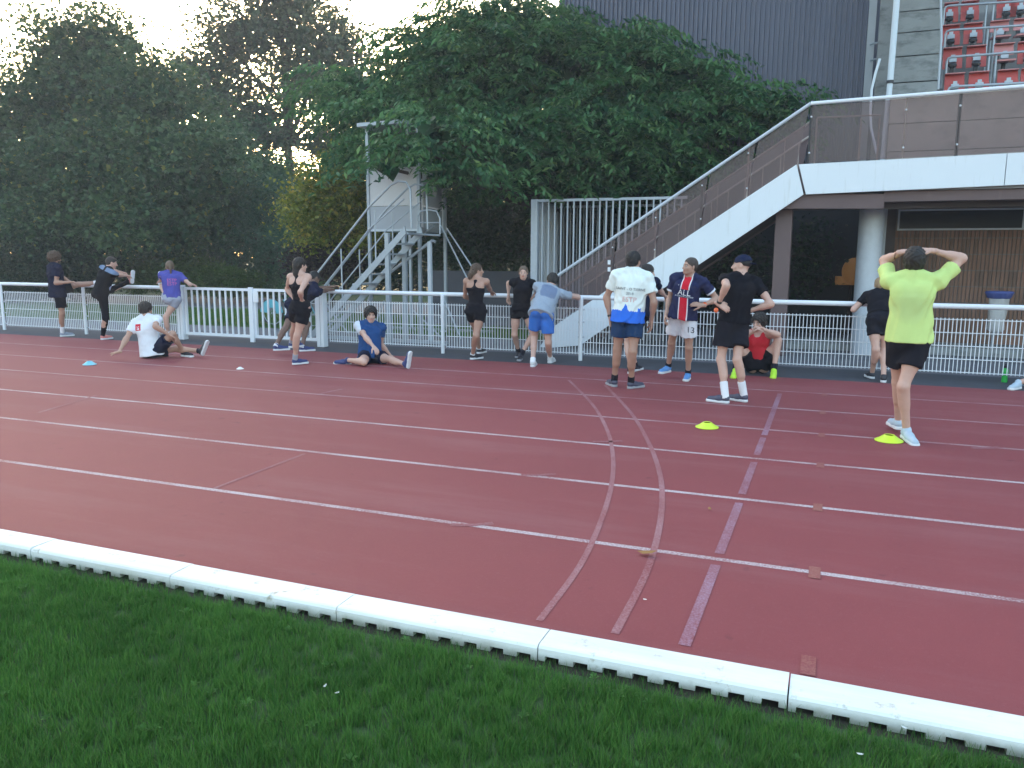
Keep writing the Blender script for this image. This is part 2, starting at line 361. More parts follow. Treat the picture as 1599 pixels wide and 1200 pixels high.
def weed(seed):
    g = np.random.default_rng(seed); V = []; Fq = []; C = []
    for i in range(6):
        a = i*1.05+g.uniform(0, .5); L = g.uniform(.016, .030); w_ = L*.38; u = np.array([math.cos(a), math.sin(a)]); v = np.array([-u[1], u[0]]); b = len(V)
        for (p, q, z) in ((.15, 0, .004), (.6, .9, .018), (1.25, 0, .020), (.6, -.9, .018)): P_ = u*L*p+v*w_*q; V.append((P_[0], P_[1], z))
        Fq.append((b, b+1, b+2, b+3)); C += [np.array([.085, .20, .06])*g.uniform(.8, 1.25)]*4
    return np_mesh('weed_tuft', V, Fq, C)
gW = scatter('clover', quad_me('clover_area', [(-9, YK-.30, .012), (-9, .6, .012), (2.6, .6, .012), (2.6, YK-.30, .012)]), [weed(31), weed(32)], 14, .5, 1.0, 17, M['grass'])
tag(gW, 'small broad leaved weeds and clover dotted through the lawn', 'weeds', kind='stuff')
T3 = [blades(14, .12, .05, .12, .005, .8, s) for s in (21, 22)]
gC = scatter('verge_grass', quad_me('verge_area', [(-26, 15.15, -.012), (-5.4, 15.15, -.012), (-5.4, 19.4, -.012), (-26, 19.4, -.012)]), T3, 60, .7, 1.3, 3, M['grass'])
tag(gC, 'short green grass of the verge behind the fence', 'grass', kind='stuff')
# clover / dock leaves and white daisies-like litter in the lawn
def small_leaf(q, r, c, name, label, cat, z=.012, tilt=.3, mat=None):
    P = gp(*q); a = random.uniform(0, 6.28); L = r; vs = []
    for (u, v, h) in ((-1, 0, .1), (-.4, .45, 0), (.5, .38, .12), (1, 0, .3), (.5, -.38, .12), (-.4, -.45, 0)):
        vs.append((P[0]+L*(u*math.cos(a)-v*math.sin(a)), P[1]+L*(u*math.sin(a)+v*math.cos(a)), z+h*L*tilt*3))
    b = [(x, y, zz-.0015) for x, y, zz in vs]
    MB().add(vs+b, [(0,1,2,3),(0,3,4,5),(9,8,7,6),(11,10,9,6)]+[(i, i+6, (i+1) % 6+6, (i+1) % 6) for i in range(6)]).build(name, mat or c, None, label=label, cat=cat)
small_leaf((1010, 868), .055, M['dead_leaf'], 'dead_leaf', 'curled brown leaf on the nearest lane line by the outer curved line', 'leaf', z=.02)
small_leaf((1108, 797), .022, M['dead_leaf'], 'dead_leaf', 'tiny brown leaf in the second lane left of the violet line', 'leaf', z=.012)
# --
M['petal'] = simple('white_petal', (.75, .76, .74), .6, vary=.05)
for q, w in (((508, 1082), 'left one of the two white petals in the middle of the lawn'), ((527, 1093), 'right one of the two white petals in the middle of the lawn'),
          ((1428, 1128), 'white petal highest of the cluster near the kerb at right'), ((1411, 1148), 'biggest white petal left of the cluster near the kerb at right'), ((1435, 1142), 'white petal right of the cluster near the kerb'),
          ((1342, 1190), 'white petal at the lower edge of the lawn near the right'), ((1007, 939), 'white speck of litter on the track in the inner lane')):
    small_leaf(q, .011, M['petal'], 'petal', w, 'petal', z=.03 if q[1] > 960 else .01)

# ================================================================ fence and gate
def fence_posts_x(a, b, st):
    xs = []; x = a
    while x < b: xs.append(x); x += st
    return xs
WIRE = .0050
def mesh_panel(x0, x1, parent):
    mb = MB(); z0, z1 = .115, .835
    nx = int((x1-x0)/.05)
    for i in range(nx+1):
        x = x0+(x1-x0)*i/nx; mb.box((x-WIRE, YF-WIRE, z0-.02), (x+WIRE, YF+WIRE, z1+.02))
    for k in range(5):
        z = z0+(z1-z0)*k/4; mb.box((x0, YF-WIRE-.011, z-.0055), (x1, YF-WIRE-.001, z+.0055))
    mb.build('mesh_panel', M['white_paint'], parent, kind='stuff')
def post(x, parent, h=.985, r=.032):
    o = MB().tube([(x, YF-.045, 0), (x, YF-.045, h)], r, 12).ball((x, YF-.045, h), r, 12, 6).build('post', M['white_paint'], parent, smooth=True)
    for z in (.14, .38, .62, .82): MB().box((x-.045, YF-.055, z-.012), (x+.045, YF+.008, z+.012)).build('clamp', M['galv_light'], o)
def rail(x0, x1, parent, z=1.015, r=.036):
    MB().tube([(x0, YF, z), (x1, YF, z)], r, 14).build('top_rail', M['white_paint'], parent, smooth=True)
fl = empty('track_fence', (-14.5, YF, 0), 'white railing with mesh panels left of the double gate', 'fence')
XL = [-14.49-2.46*i for i in range(4)][::-1]
for x in XL: post(x, fl)
rail(XL[0]-2, -12.02, fl)
for a, b in zip([XL[0]-2]+XL, XL+[-12.02]): mesh_panel(a+.05, b-.05, fl)
fr = empty('track_fence', (-3.7, YF, 0), 'white railing with mesh panels right of the double gate', 'fence')
XR = [-6.15, -3.68, -1.2, 1.3, 3.8, 6.3]
for x in (-6.15, -3.68, -1.14, 1.0, 3.8, 6.3): post(x, fr)
rail(-8.5, 8.3, fr)
xs = [-8.52]+[-6.15, -3.68, -1.14, 1.0, 3.8, 6.3, 8.3]
for a, b in zip(xs, xs[1:]): mesh_panel(a+.05, b-.05, fr)
# gate
gate = empty('double_gate', (-10.3, YF, 0), 'white double gate of square vertical bars between two thick posts', 'gate')
xa, xm, xb = -11.72, -10.18, -8.78
for x0, w in ((-11.97, .13), (-8.70, .15)):
    o = MB().box((x0, YF-.09, 0), (x0+w, YF+.05, 1.07)).build('gate_post', M['white_paint'], gate, bevel=.006)
    MB().box((x0+w*.55-.004, YF-.094, .02), (x0+w*.55+.004, YF-.0895, 1.05)).build('seam', M['grey_panel'], o)
def leaf(x0, x1, name='gate_leaf'):
    fr_ = MB().box((x0, YF-.03, .985), (x1, YF+.02, 1.035)).box((x0, YF-.03, .10), (x1, YF+.02, .15)).box((x0, YF-.03, .15), (x0+.05, YF+.02, .985)).box((x1-.05, YF-.03, .15), (x1, YF+.02, .985)).build(name, M['white_paint'], gate)
    nb = int(round((x1-x0-.1)/.135)); me = None
    for i in range(1, nb):
        x = x0+.05+(x1-x0-.1)*i/nb
        MB().box((x-.014, YF-.02, .15), (x+.014, YF+.01, .985)).build('bar', M['white_paint'], fr_)
    return fr_
leaf(xa-.11, xm-.035); g2 = leaf(xm+.04, xb+.07)
MB().box((xm-.045, YF-.075, .02), (xm+.045, YF-.03, 1.06)).build('gate_stile', M['white_paint'], gate, bevel=.004)
MB().box((xm+.05, YF-.06, .78), (xm+.16, YF-.03, .98)).build('lock_case', M['white_paint'], gate, bevel=.004)

# ================================================================ low walls behind
MB().box((-9.4, 18.2, 0), (-5.0, 18.4, 1.28)).build('retaining_wall', M['slate_wall'], label='low slate coloured wall behind the photo tower', cat='wall')
MB().box((-8.9, 17.0, 0), (-5.3, 18.19, .22)).build('concrete_step', M['paving'], label='low concrete step in front of the slate wall', cat='step')
# ================================================================ staircase and landing
YS = 14.0; YB = 15.7                       # front and rear side of the stair
def P(x, y, Y=YS): return Vector(at(x, y, Y))
stair = empty('outside_staircase', P(960, 540), 'white sided staircase rising right to the grandstand landing', 'staircase')
# stringer panels (white sheet metal), joints recessed
e = .012
lo0, lo1 = P(841, 545), P(862, 512)
def seg(a, b, t): return a+(b-a)*t
top0, top1 = P(868, 506), P(1245, 257); bot0, bot1 = P(905, 538), P(1256, 304)
tj = .25
MB().slab([lo0, P(905, 540), seg(bot0, bot1, tj-.004), seg(top0, top1, tj-.004), lo1], (0, .06, 0)).build('stringer_panel', M['fascia_white'], stair, bevel=.004)
MB().slab([seg(bot0, bot1, tj), bot1-Vector((e, 0, 0)), top1-Vector((e, 0, 0)), seg(top0, top1, tj)], (0, .06, 0)).build('stringer_panel', M['fascia_white'], stair, bevel=.004)
# rear stringer, soffit
D = Vector((0, YB-YS, 0))
MB().slab([lo0+D, P(905, 540)+D, bot1+D, top1+D, lo1+D], (0, .06, 0)).build('rear_stringer', M['brown_steel'], stair)
ns = 17
for i in range(ns):
    t = (i+.5)/ns; a = seg(top0, top1, t)
    MB().box((a.x-.14, YS+.065, a.z-.22), (a.x+.15, YB-.005, a.z-.17)).build('tread', M['concrete_floor'], stair)
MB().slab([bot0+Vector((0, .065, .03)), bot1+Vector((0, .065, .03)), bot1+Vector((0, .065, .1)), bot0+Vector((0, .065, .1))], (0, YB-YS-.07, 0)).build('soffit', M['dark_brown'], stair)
# balustrade on the slope: smoked panels, dark posts, white hand rail, beige inner rail
h0, h1 = P(872, 430), P(1266, 162)        # hand rail axis ends
MB().tube([P(858, 438), h0, h1], .028, 10).build('handrail', M['galv_light'], stair, smooth=True)
D2 = Vector((0, .03, 0))
cuts = [0, .255, .44, .63, .81, 1.0]
pa = [(872, 430), (872, 506)]
def rail_at(t): return seg(h0, h1, t)
def top_at(t): return seg(top0, top1, t)
for i in range(5):
    t0, t1 = cuts[i]+.004, cuts[i+1]-.004
    MB().slab([top_at(t0)+D2+Vector((0, 0, .01)), top_at(t1)+D2+Vector((0, 0, .01)), rail_at(t1)+D2-Vector((0, 0, .035)), rail_at(t0)+D2-Vector((0, 0, .035))], (0, .008, 0)).build('balustrade_panel', M['smoked'], stair)
for i, t in enumerate(cuts[1:5]):
    dark = i in (0, 2); w = .022 if dark else .012; a, b = top_at(t), rail_at(t)
    po = MB().box((a.x-w, YS+.045, a.z-.05), (a.x+w, YS+.075, b.z-.03)).build('baluster', M['dark_brown' if dark else 'beige_rail'], stair)
    for z in (a.z+.16, b.z-.2): MB().ball((a.x, YS+.02, z), .014, 8, 5).build('bolt', M['white_paint'], po)
MB().add([], [])
# inner rail seen through the panels (front) and a second railing along the rear side
for yy, off in ((YS+.18, -.26), (YB-.1, -.26)):
    a = rail_at(.0)+Vector((0, yy-YS, off)); b = rail_at(1)+Vector((0, yy-YS, off))
    MB().tube([a, b], .018, 8).build('inner_rail', M['beige_rail'], stair, smooth=True)
    n = 14 if yy > YS+1 else 8
    for k in range(n):
        t = (k+.3)/n; q = seg(a, b, t); z0 = top_at(t).z+.0
        MB().tube([(q.x, yy, z0-.15), (q.x, yy, q.z)], .010, 6).build('inner_baluster', M['beige_rail'], stair)
MB().slab([top_at(.0)+D+Vector((0, -.03, 0)), top_at(1)+D+Vector((0, -.03, 0)), rail_at(1)+D+Vector((0, -.03, -.03)), rail_at(0)+D+Vector((0, -.03, -.03))], (0, .012, 0)).build('rear_screen', M['brown_steel'], stair)
nb_ = P(955, 425, YS); 
for yy in (410, 421): # two small white plates on the balustrade
    q = P(951, yy, YS+.015); MB().box((q.x-.024, YS+.012, q.z-.038), (q.x+.024, YS+.029, q.z+.038)).build('small_plate', M['white_paint'], stair)

# ---- grandstand
stand = empty('grandstand', P(1400, 560, 17), 'brown and concrete grandstand with brick base and red seats above', 'building')
XR_ = 12.0
fz0a, fz1a = P(1257, 304), P(1246, 257)
f1b, f1t = P(1568, 290), P(1568, 240)
sl_t = (f1t.z-fz1a.z)/(f1t.x-fz1a.x); sl_b = (f1b.z-fz0a.z)/(f1b.x-fz0a.x)
def ft(x): return Vector((x, YS, fz1a.z+sl_t*(x-fz1a.x)))
def fb(x): return Vector((x, YS, fz0a.z+sl_b*(x-fz0a.x)))
xs = [fz0a.x+.012, f1b.x-.004]
MB().slab([fz0a+Vector((.012, 0, 0)), fb(f1b.x-.005), ft(f1b.x-.005), fz1a+Vector((.012, 0, 0))], (0, .06, 0)).build('fascia_panel', M['fascia_white'], stand, bevel=.004)
MB().slab([fb(f1b.x+.005), fb(f1b.x+2.6), ft(f1b.x+2.6), ft(f1b.x+.005)], (0, .06, 0)).build('fascia_panel', M['fascia_white'], stand, bevel=.004)
MB().slab([fb(f1b.x+2.61), fb(XR_), ft(XR_), ft(f1b.x+2.61)], (0, .06, 0)).build('fascia_panel', M['fascia_white'], stand, bevel=.004)
zs = fz0a.z
MB().box((fz0a.x+.05, YS+.065, zs+.03), (XR_, 17.3, zs+.42)).build('landing_slab', M['concrete_floor'], stand)
xq = P(1380, 310).x
MB().slab([P(1215, 326, YS+.1), P(1380, 326, YS+.1), P(1382, 303, YS+.1), P(1254, 303, YS+.1)], (0, .25, 0)).build('beam', M['brown_steel'], stand)
MB().box((xq+.004, YS+.12, zs-.13), (XR_, YS+.4, zs+.027)).build('beam', M['brown_steel'], stand)
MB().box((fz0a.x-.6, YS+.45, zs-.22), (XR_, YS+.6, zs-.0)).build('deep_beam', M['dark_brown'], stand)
# columns below
a = P(1212, 330, 14.35); b = P(1238, 330, 14.35)
MB().box((a.x, 14.3, 0), (b.x, 14.6, zs-.14)).build('brown_column', M['brown_steel'], stand, bevel=.006)
a = P(1357, 400, 15.2); MB().tube([(a.x, 15.2, 0), (a.x, 15.2, zs-.1)], .20, 24).build('round_column', M['galv_light'], stand, smooth=True)
a = P(1374, 400, 15.6); MB().box((a.x-.02, 15.6, 0), (a.x+.07, 15.7, zs)).build('downpipe', M['pipe_grey'], stand)
# brick wall with vertical stack bond
YW = 16.4
a = P(1395, 400, YW); x0 = a.x; zt = P(1500, 322, YW).z
wtop = P(1500, 329, YW).z; wbot = P(1500, 357, YW).z; wx0 = P(1405, 340, YW).x; wx1 = P(1597, 340, YW).x
dk = P(1376, 400, YW-.1).x
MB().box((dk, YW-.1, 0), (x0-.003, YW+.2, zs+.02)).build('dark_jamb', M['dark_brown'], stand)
MB().box((x0, YW, 0), (XR_, YW+.2, zs+.025)).build('brick_backing', simple('mortar', (.19, .165, .155), .9, vary=.2), stand)
mb = MB(); bw, bh = .064, .285; nx = int((6.0-x0)/bw); hz = []
z = .02; rows = []
while z+bh < zt: rows.append(z); z += bh
bmat, n, l, bs = mat_new('brown_brick'); ai = n.new('ShaderNodeAttribute'); ai.attribute_name = 'Col'
mx = n.new('ShaderNodeMix'); mx.data_type = 'RGBA'; mx.blend_type = 'MULTIPLY'; mx.inputs[0].default_value = 1
l.new(ai.outputs['Color'], mx.inputs[6]); l.new(mixc(n, l, noise(n, l, 3, 5, .65), (.7, .7, .72), (1.25, 1.25, 1.2)), mx.inputs[7]); l.new(mx.outputs[2], bs.inputs['Base Color']); bs.inputs['Roughness'].default_value = .8
colr = []
for r_ in rows+[rows[-1]+bh]:
    hh = min(bh-.018, zt-.005-r_)
    if hh < .03: continue
    for i in range(nx):
        xx = x0+.006+i*bw
        if r_+hh > wbot-.03 and xx+bw > wx0-.03 and xx < wx1+.03:
            if r_ > wbot-.05: continue
            h2 = wbot-.035-r_
        else: h2 = hh
        if h2 < .02: continue
        j = random.uniform(0, .006); mb.box((xx, YW-.018-j, r_), (xx+bw-.016, YW+.01, r_+h2))
        t = random.random(); c = (.20+.05*t, .112+.025*t, .080+.02*t)
        if random.random() < .12: c = (.16, .095, .07)
        colr += [c]*8
me = bpy.data.meshes.new('brick'); me.from_pydata(mb.v, [], mb.f); me.update()
ca = me.color_attributes.new('Col', 'FLOAT_COLOR', 'POINT'); cc_ = np.ones((len(mb.v), 4), np.float32); cc_[:, :3] = colr; ca.data.foreach_set('color', cc_.ravel())
tag(link('bricks', me, bmat, stand), kind='stuff')
# strip window
win = MB().box((wx0, YW-.03, wbot-.03), (wx1, YW-.002, wbot)).box((wx0, YW-.03, wtop), (wx1, YW-.002, wtop+.03)).box((wx0-.03, YW-.03, wbot-.03), (wx0, YW-.002, wtop+.03)).box((wx1, YW-.03, wbot-.03), (wx1+.03, YW-.002, wtop+.03)).build('window', M['galv_light'], stand)
MB().box((wx0, YW-.012, wbot), (wx1, YW-.004, wtop)).build('pane', M['glass_dark'], win)
MB().box((-1.5, 15.5, 0), (XR_, YW-.02, .14)).build('plinth', M['concrete'], stand)
xc1_ = P(1470, 60, 17.3).x
# dark recess with glowing orange shapes added behind the columns
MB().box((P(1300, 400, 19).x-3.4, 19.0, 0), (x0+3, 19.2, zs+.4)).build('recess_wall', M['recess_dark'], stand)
MB().box((xc1_, 21.2, 0), (XR_, 21.5, 12.5)).build('back_wall', M['concrete_floor'], stand)
spot_pos = P(1330, 428, 18.6)
lp = empty('orange_spot', (spot_pos.x, 18.6, spot_pos.z-.4), 'glowing orange spot deep behind the round column', 'glow')
MB().ball((spot_pos.x+.05, 18.7, spot_pos.z+.05), (.25, .10, .29), 20, 14).build('glow_ball', M['orange_glow'], lp, smooth=True)
MB().box((spot_pos.x-.32, 18.72, spot_pos.z-.24), (spot_pos.x+.2, 18.95, spot_pos.z-.06)).build('glow_block', M['orange_glow'], lp)
MB().tube([(spot_pos.x, 18.85, 0), (spot_pos.x, 18.85, spot_pos.z)], .03, 8).build('glow_post', M['dark_brown'], lp)
# landing balustrade
r0, r1 = P(1266, 162), P(1599, 135); rs_ = (r1.z-r0.z)/(r1.x-r0.x)
def rz(x): return r0.z+rs_*(x-r0.x)
bal = empty('landing_balustrade', (r0.x, YS, fz1a.z), 'smoked balustrade with pale handrail along the grandstand landing', 'railing')
MB().tube([r0, (8.5, YS, rz(8.5))], .030, 10).build('handrail', M['white_paint'], bal, smooth=True)
px_ = [r0.x+.02]+[P(x, 200).x for x in (1413, 1497)]; px_ += [px_[-1]+1.25*k for k in range(1, 6)]
for i in range(len(px_)-1):
    x0_, x1_ = px_[i]+.006, px_[i+1]-.006
    MB().slab([(x0_, YS+.03, ft(x0_).z+.015), (x1_, YS+.03, ft(x1_).z+.015), (x1_, YS+.03, rz(x1_)-.035), (x0_, YS+.03, rz(x0_)-.035)], (0, .008, 0)).build('balustrade_panel', M['smoked'], bal)
for i, x in enumerate(px_):
    dark = i != 1; w = .024 if dark else .010
    po = MB().box((x-w, YS+.045, ft(x).z-.03), (x+w, YS+.08, rz(x)-.028)).build('baluster', M['black_steel' if dark else 'beige_rail'], bal)
    for z in (ft(x).z+.17, rz(x)-.2): MB().ball((x, YS+.02, z), .016, 8, 5).build('bolt', M['white_paint'], po)
# beige inner frame on the landing
q0, q1 = P(1276, 184, YS+.2), P(1376, 180, YS+.2)
MB().tube([q0, q1], .014, 8).build('inner_rail', M['beige_rail'], bal)
for x in (1276, 1345, 1374): q = P(x, 184, YS+.2); MB().tube([(q.x, YS+.2, ft(q.x).z-.0), (q.x, YS+.2, q.z-.01)], .014, 8).build('inner_baluster', M['beige_rail'], bal)
# upper building
YC = 17.3
xc0 = P(1394, 60, YC).x; xc1 = P(1470, 60, YC).x
MB().box((xc0-.02, YC+.2, zs+.42), (xc1+.02, YC+.5, 12)).build('rear_wall', M['concrete_floor'], stand)
ys_ = [128, 87, 50, 17, -20, -60, -100]
zl = [zs+.43]+[P(1430, y, YC).z for y in ys_]
prev = zs+.43
for k, z in enumerate(zl[1:]):
    zz0 = prev+.012; MB().slab([(xc0, YC, zz0), (xc1, YC, zz0), (xc1, YC-.05, z-.02), (xc0, YC-.05, z-.02)], (0, .19, 0)).build('concrete_panel', M['concrete'], stand); prev = z
# concrete front wall behind the balustrade under the seats
zw = P(1500, 143, YC-.6).z
b0 = P(1388, 200, YC-.6).x
hh = (zw-(zs+.42))/3
for k in range(3):
    MB().box((b0, YC-.6, zs+.425+hh*k), (XR_, YC-.02 if k < 2 else YC-.03, zs+.42+hh*(k+1)-.012)).build('front_panel', M['concrete_warm'], stand)
# tiers
tiers = [(113, 17.1), (72, 17.9), (36, 18.7), (1, 19.5), (-34, 20.3)]
seat_n = 0
tier_z = []
for k, (py, Yt) in enumerate(tiers):
    zt_ = P(1525, py, Yt+.35).z-.80; tier_z.append(zt_)
    MB().box((xc1, Yt, zt_-.75), (XR_, Yt+.815, zt_)).build('tier', M['concrete_floor'], stand)
def make_seat(k, px, py, Yt, z, w, folded, lab):
    c = P(px, py, Yt+.35)
    t = empty('stadium_seat', (c.x, Yt+.3, z), lab, 'seat', 'red seats on the grandstand tiers')
    mat = M['seat_pink'] if folded else M['seat_red']
    mb = MB(); X, Yc = c.x, Yt+.38
    mb.slab([(X-w, Yc, z+.60), (X+w, Yc, z+.60), (X+w*.96, Yc+.06, z+.80), (X-w*.96, Yc+.06, z+.80)], (0, .025, 0)); mb.build('backrest', mat, t, bevel=.008)
    MB().box((X-w*.97, Yc-.04, z+.80), (X+w*.97, Yc+.10, z+.815)).build('back_lip', M['seat_pink'], t)
    if folded: MB().slab([(X-w*.9, Yc-.38, z+.42), (X+w*.9, Yc-.38, z+.42), (X+w*.95, Yc-.02, z+.45), (X-w*.95, Yc-.02, z+.45)], (0, 0, .03)).build('seat_pan', mat, t)
    else:
        MB().slab([(X-w, Yc-.10, z+.40), (X-w*.42, Yc-.10, z+.40), (X-w*.42, Yc-.06, z+.60), (X-w, Yc-.06, z+.60)], (0, .03, 0)).slab([(X+w*.42, Yc-.10, z+.40), (X+w, Yc-.10, z+.40), (X+w, Yc-.06, z+.60), (X+w*.42, Yc-.06, z+.60)], (0, .03, 0)).slab([(X-w*.42, Yc-.085, z+.52), (X+w*.42, Yc-.085, z+.52), (X+w*.42, Yc-.06, z+.60), (X-w*.42, Yc-.06, z+.60)], (0, .03, 0)).build('seat_pan', mat, t)
    MB().box((X-w*.38, Yc-.13, z+.52), (X+w*.38, Yc-.09, z+.60)).box((X-w*.2, Yc-.13, z+.60), (X+w*.2, Yc-.09, z+.65)).build('bracket', M['galv'], t)
    MB().box((X-.03, Yc-.10, z), (X+.03, Yc, z+.50)).ball((X, Yc-.11, z+.46), (.08, .04, .05), 10, 6).build('pedestal', M['black_steel'], t)
    return t
cols_ = [(1484, 'left'), (1520, 'second')]
nm = ['front row', 'second row', 'third row', 'fourth row']
lay = [[(1492, 0), (1530, 0), (1575, 0), (1612, 0)], [(1489, 0), (1526, 0), (1569, 1), (1606, 0)], [(1486, 0), (1521, 0), (1562, 1), (1599, 1)], [(1484, 0), (1516, 0), (1572, 0), (1594, 0)]]
pos = ['leftmost seat beside the concrete wall', 'second seat from the concrete wall', 'seat just right of the aisle rails', 'seat at the picture edge']
for k in range(4):
    for i, (x, fo) in enumerate(lay[k]):
        make_seat(k, x, tiers[k][0], tiers[k][1], tier_z[k], .168, fo, ('faded pink folded-down ' if fo else 'red ')+pos[i]+', '+nm[k]+' of the stand')
# guard rails in front of the tiers
for k, (ya, yb, Yt, zi) in enumerate(((136, 130, 17.02, 0), (90, 81, 17.82, 1), (48, 40, 18.6, 2), (10, 2, 19.4, 3))):
    a = P(1481-2*k, ya, Yt); b = P(1599, yb, Yt); s_ = (b.z-a.z)/(b.x-a.x)
    t = empty('guard_rail', (a.x, Yt, tier_z[zi]), 'grey tube guard rail in front of the '+nm[k]+' of red seats', 'railing', 'guard rails on the grandstand')
    c = a+Vector((.0, 0, -.08))
    MB().tube([(a.x, Yt, tier_z[zi]-.7), (a.x, Yt, a.z-.08), (a.x+.02, Yt, a.z-.02), (a.x+.08, Yt, a.z), (6, Yt, a.z+s_*(6-a.x))], .022, 8).build('tube', M['galv'], t, smooth=True)
    for x in (1547, 1558, 1625):
        q = P(x-2*k, ya, Yt); MB().tube([(q.x, Yt+.03, tier_z[zi]-.6), (q.x, Yt+.03, a.z+s_*(q.x-a.x)-.01)], .020, 8).build('upright', M['galv'], t, smooth=True)
# edge rail along the concrete wall
MB().tube([P(1468, -60, 16.9), P(1470, 60, 16.9), P(1465, 140, 16.9)], .022, 8).build('edge_tube', M['galv'], stand)
# white downpipe and bent cable
dp = P(1392, 100, 17.0)
tp = empty('rain_pipe', (dp.x, 17.0, zs+.42), 'white vertical rain pipe in front of the concrete boards', 'pipe')
zj = P(1392, 129, 17.0).z
MB().tube([(dp.x, 17.0, zj+.03), (dp.x+.04, 17.0, 11)], .055, 14).build('upper_pipe', M['pipe_white'], tp, smooth=True)
MB().tube([(dp.x-.03, 17.0, zs+.43), (dp.x, 17.0, zj)], .05, 14).build('lower_pipe', M['pipe_white'], tp, smooth=True)
MB().tube([(dp.x, 17.0, zj-.02), (dp.x, 17.0, zj+.035)], .062, 14).build('collar', M['black_steel'], tp, smooth=True)
MB().tube([P(1374, 92, 16), P(1367, 115, 16), P(1361, 140, 16), P(1359, 175, 16), P(1360, 200, 16), P(1369, 240, 16)], .022, 8).build('bent_hose', M['pipe_white'], None, smooth=True, label='thin bent white hose rising beside the rain pipe', cat='hose')
# dark corrugated hall behind
YH = 19.6
hx0, hx1 = P(872, 60, YH).x, P(1352, 60, YH).x
hall = empty('clad_hall', (hx0, YH, 0), 'tall dark building clad in narrow vertical ribs behind the trees', 'building')
mb = MB(); x = hx0; prof = []
while x < hx1:
    prof += [(x, YH), (x+.055, YH), (x+.062, YH-.06), (x+.095, YH-.06)]; x += .105
n_ = len(prof); mb.add([(a, b, 0) for a, b in prof]+[(a, b, 12) for a, b in prof], [(i, i+1, n_+i+1, n_+i) for i in range(n_-1)])
mb.build('ribbed_cladding', M['cladding'], hall)
MB().box((hx0, YH+.02, 0), (hx1+.4, YH+6, 11.99)).build('hall_wall', M['cladding'], hall)
MB().box((P(1354, 60, 19.3).x, 19.3, 0), (P(1366, 60, 19.3).x, 19.55, 12)).build('corner_post', M['pipe_grey'], hall)
MB().box((P(1372, 60, 18.8).x, 18.8, 0), (P(1392, 60, 18.8).x, 19.2, 12)).build('concrete_post', M['concrete'], stand)
mb = MB()
for y in (70, 95): mb.tube([P(1359, y, 19.2), P(1366, y-2, 19.1), P(1375, y-3, 18.9)], .02, 6)
mb.build('wall_cable', M['galv'], hall, kind='stuff')

# ================================================================ bar cage beside the stair
YG, YG2 = 15.9, 18.0
cg = P(836, 312, YG); cz = cg.z
cage = empty('bar_cage', (cg.x, YG, 0), 'tall white steel bar enclosure left of the staircase', 'cage')
cx1 = cg.x+3.1; cb = P(868, 320, YG2)
MB().box((cg.x-.07, YG-.07, 0), (cg.x+.07, YG+.07, cz)).build('corner_post', M['galv_light'], cage)
MB().box((cg.x+.075, YG-.03, cz-.05), (cx1, YG+.03, cz)).build('top_bar', M['galv_light'], cage)
MB().box((cb.x-.1, YG2-.07, 0), (cb.x+.07, YG2+.07, cz-.0)).build('corner_post', M['galv_light'], cage)
MB().box((cb.x+.075, YG2-.03, cz-.06), (cx1, YG2+.03, cz-.01)).build('top_bar', M['galv'], cage)
MB().slab([(cg.x-.03, YG+.075, cz-.05), (cg.x+.03, YG+.075, cz-.05), (cg.x+.03, YG+.075, cz), (cg.x-.03, YG+.075, cz)], (cb.x-cg.x, YG2-YG-.15, 0)).build('top_bar', M['galv_light'], cage)
x = cg.x+.16
while x < cx1:
    MB().box((x-.013, YG-.02, 0), (x+.013, YG+.02, cz-.055)).build('bar', M['galv_light'], cage); x += .135
x = cb.x+.2
while x < cx1:
    MB().box((x-.012, YG2-.02, 0), (x+.012, YG2+.02, cz-.065)).build('bar', M['galv'], cage); x += .16
for k in range(1, 13):
    t = k/13; X = cg.x+(cb.x-cg.x)*t; Y_ = YG+(YG2-YG)*t; MB().box((X-.013, Y_-.013, 0), (X+.013, Y_+.013, cz-.055)).build('bar', M['galv_light'], cage)

# ================================================================ timing tower
YT, YT2 = 14.3, 16.0
def T(x, y, Y=YT): return Vector(at(x, y, Y))
base = T(600, 545)
tw = empty('timing_tower', (base.x, YT, 0), 'grey steel timing tower with cream cabin, stairs and small roof', 'tower')
zp = T(615, 358).z; ztop = T(615, 262).z; zr = T(590, 200).z
xl, xm_, xr = T(577, 358).x, T(655, 358).x, T(655, 358).x+.0
def pst(x, y, z0, z1, r=.03, name='tower_leg', mat='galv'): MB().box((x-r, y-r, z0), (x+r, y+r, z1)).build(name, M[mat], tw)
xrr = T(695, 345, YT2).x
pst(xl, YT, 0, zr); pst(xm_, YT, 0, zr-.05); pst(xrr, YT2, 0, zr); pst(xl-.0, YT2, 0, zr)
# floor
MB().slab([(xl, YT+.035, zp-.04), (xm_-.035, YT+.035, zp-.04), (xrr-.03, YT2-.03, zp-.04), (xl, YT2-.03, zp-.04)], (0, 0, .08)).build('platform', M['galv'], tw)
zm = T(615, 322).z
MB().box((xl+.035, YT-.012, zp), (xm_-.035, YT+.012, zm-.004)).build('cabin_panel', M['grey_panel'], tw)
MB().box((xl+.035, YT-.012, zm+.004), (xm_-.035, YT+.012, ztop)).build('cabin_panel', M['cream_panel'], tw)
MB().box((xl+.035, YT-.022, zp-.045), (xm_-.035, YT-.014, zp-.0)).build('edge_strip', M['galv_light'], tw)
dx, dy = xrr-xm_, YT2-YT
MB().slab([(xm_+.04, YT+.1, zm+.01), (xrr-.04, YT2-.06, zm+.01), (xrr-.04, YT2-.06, ztop), (xm_+.04, YT+.1, ztop)], (-.02, .01, 0)).build('cabin_panel', M['cream_panel'], tw)
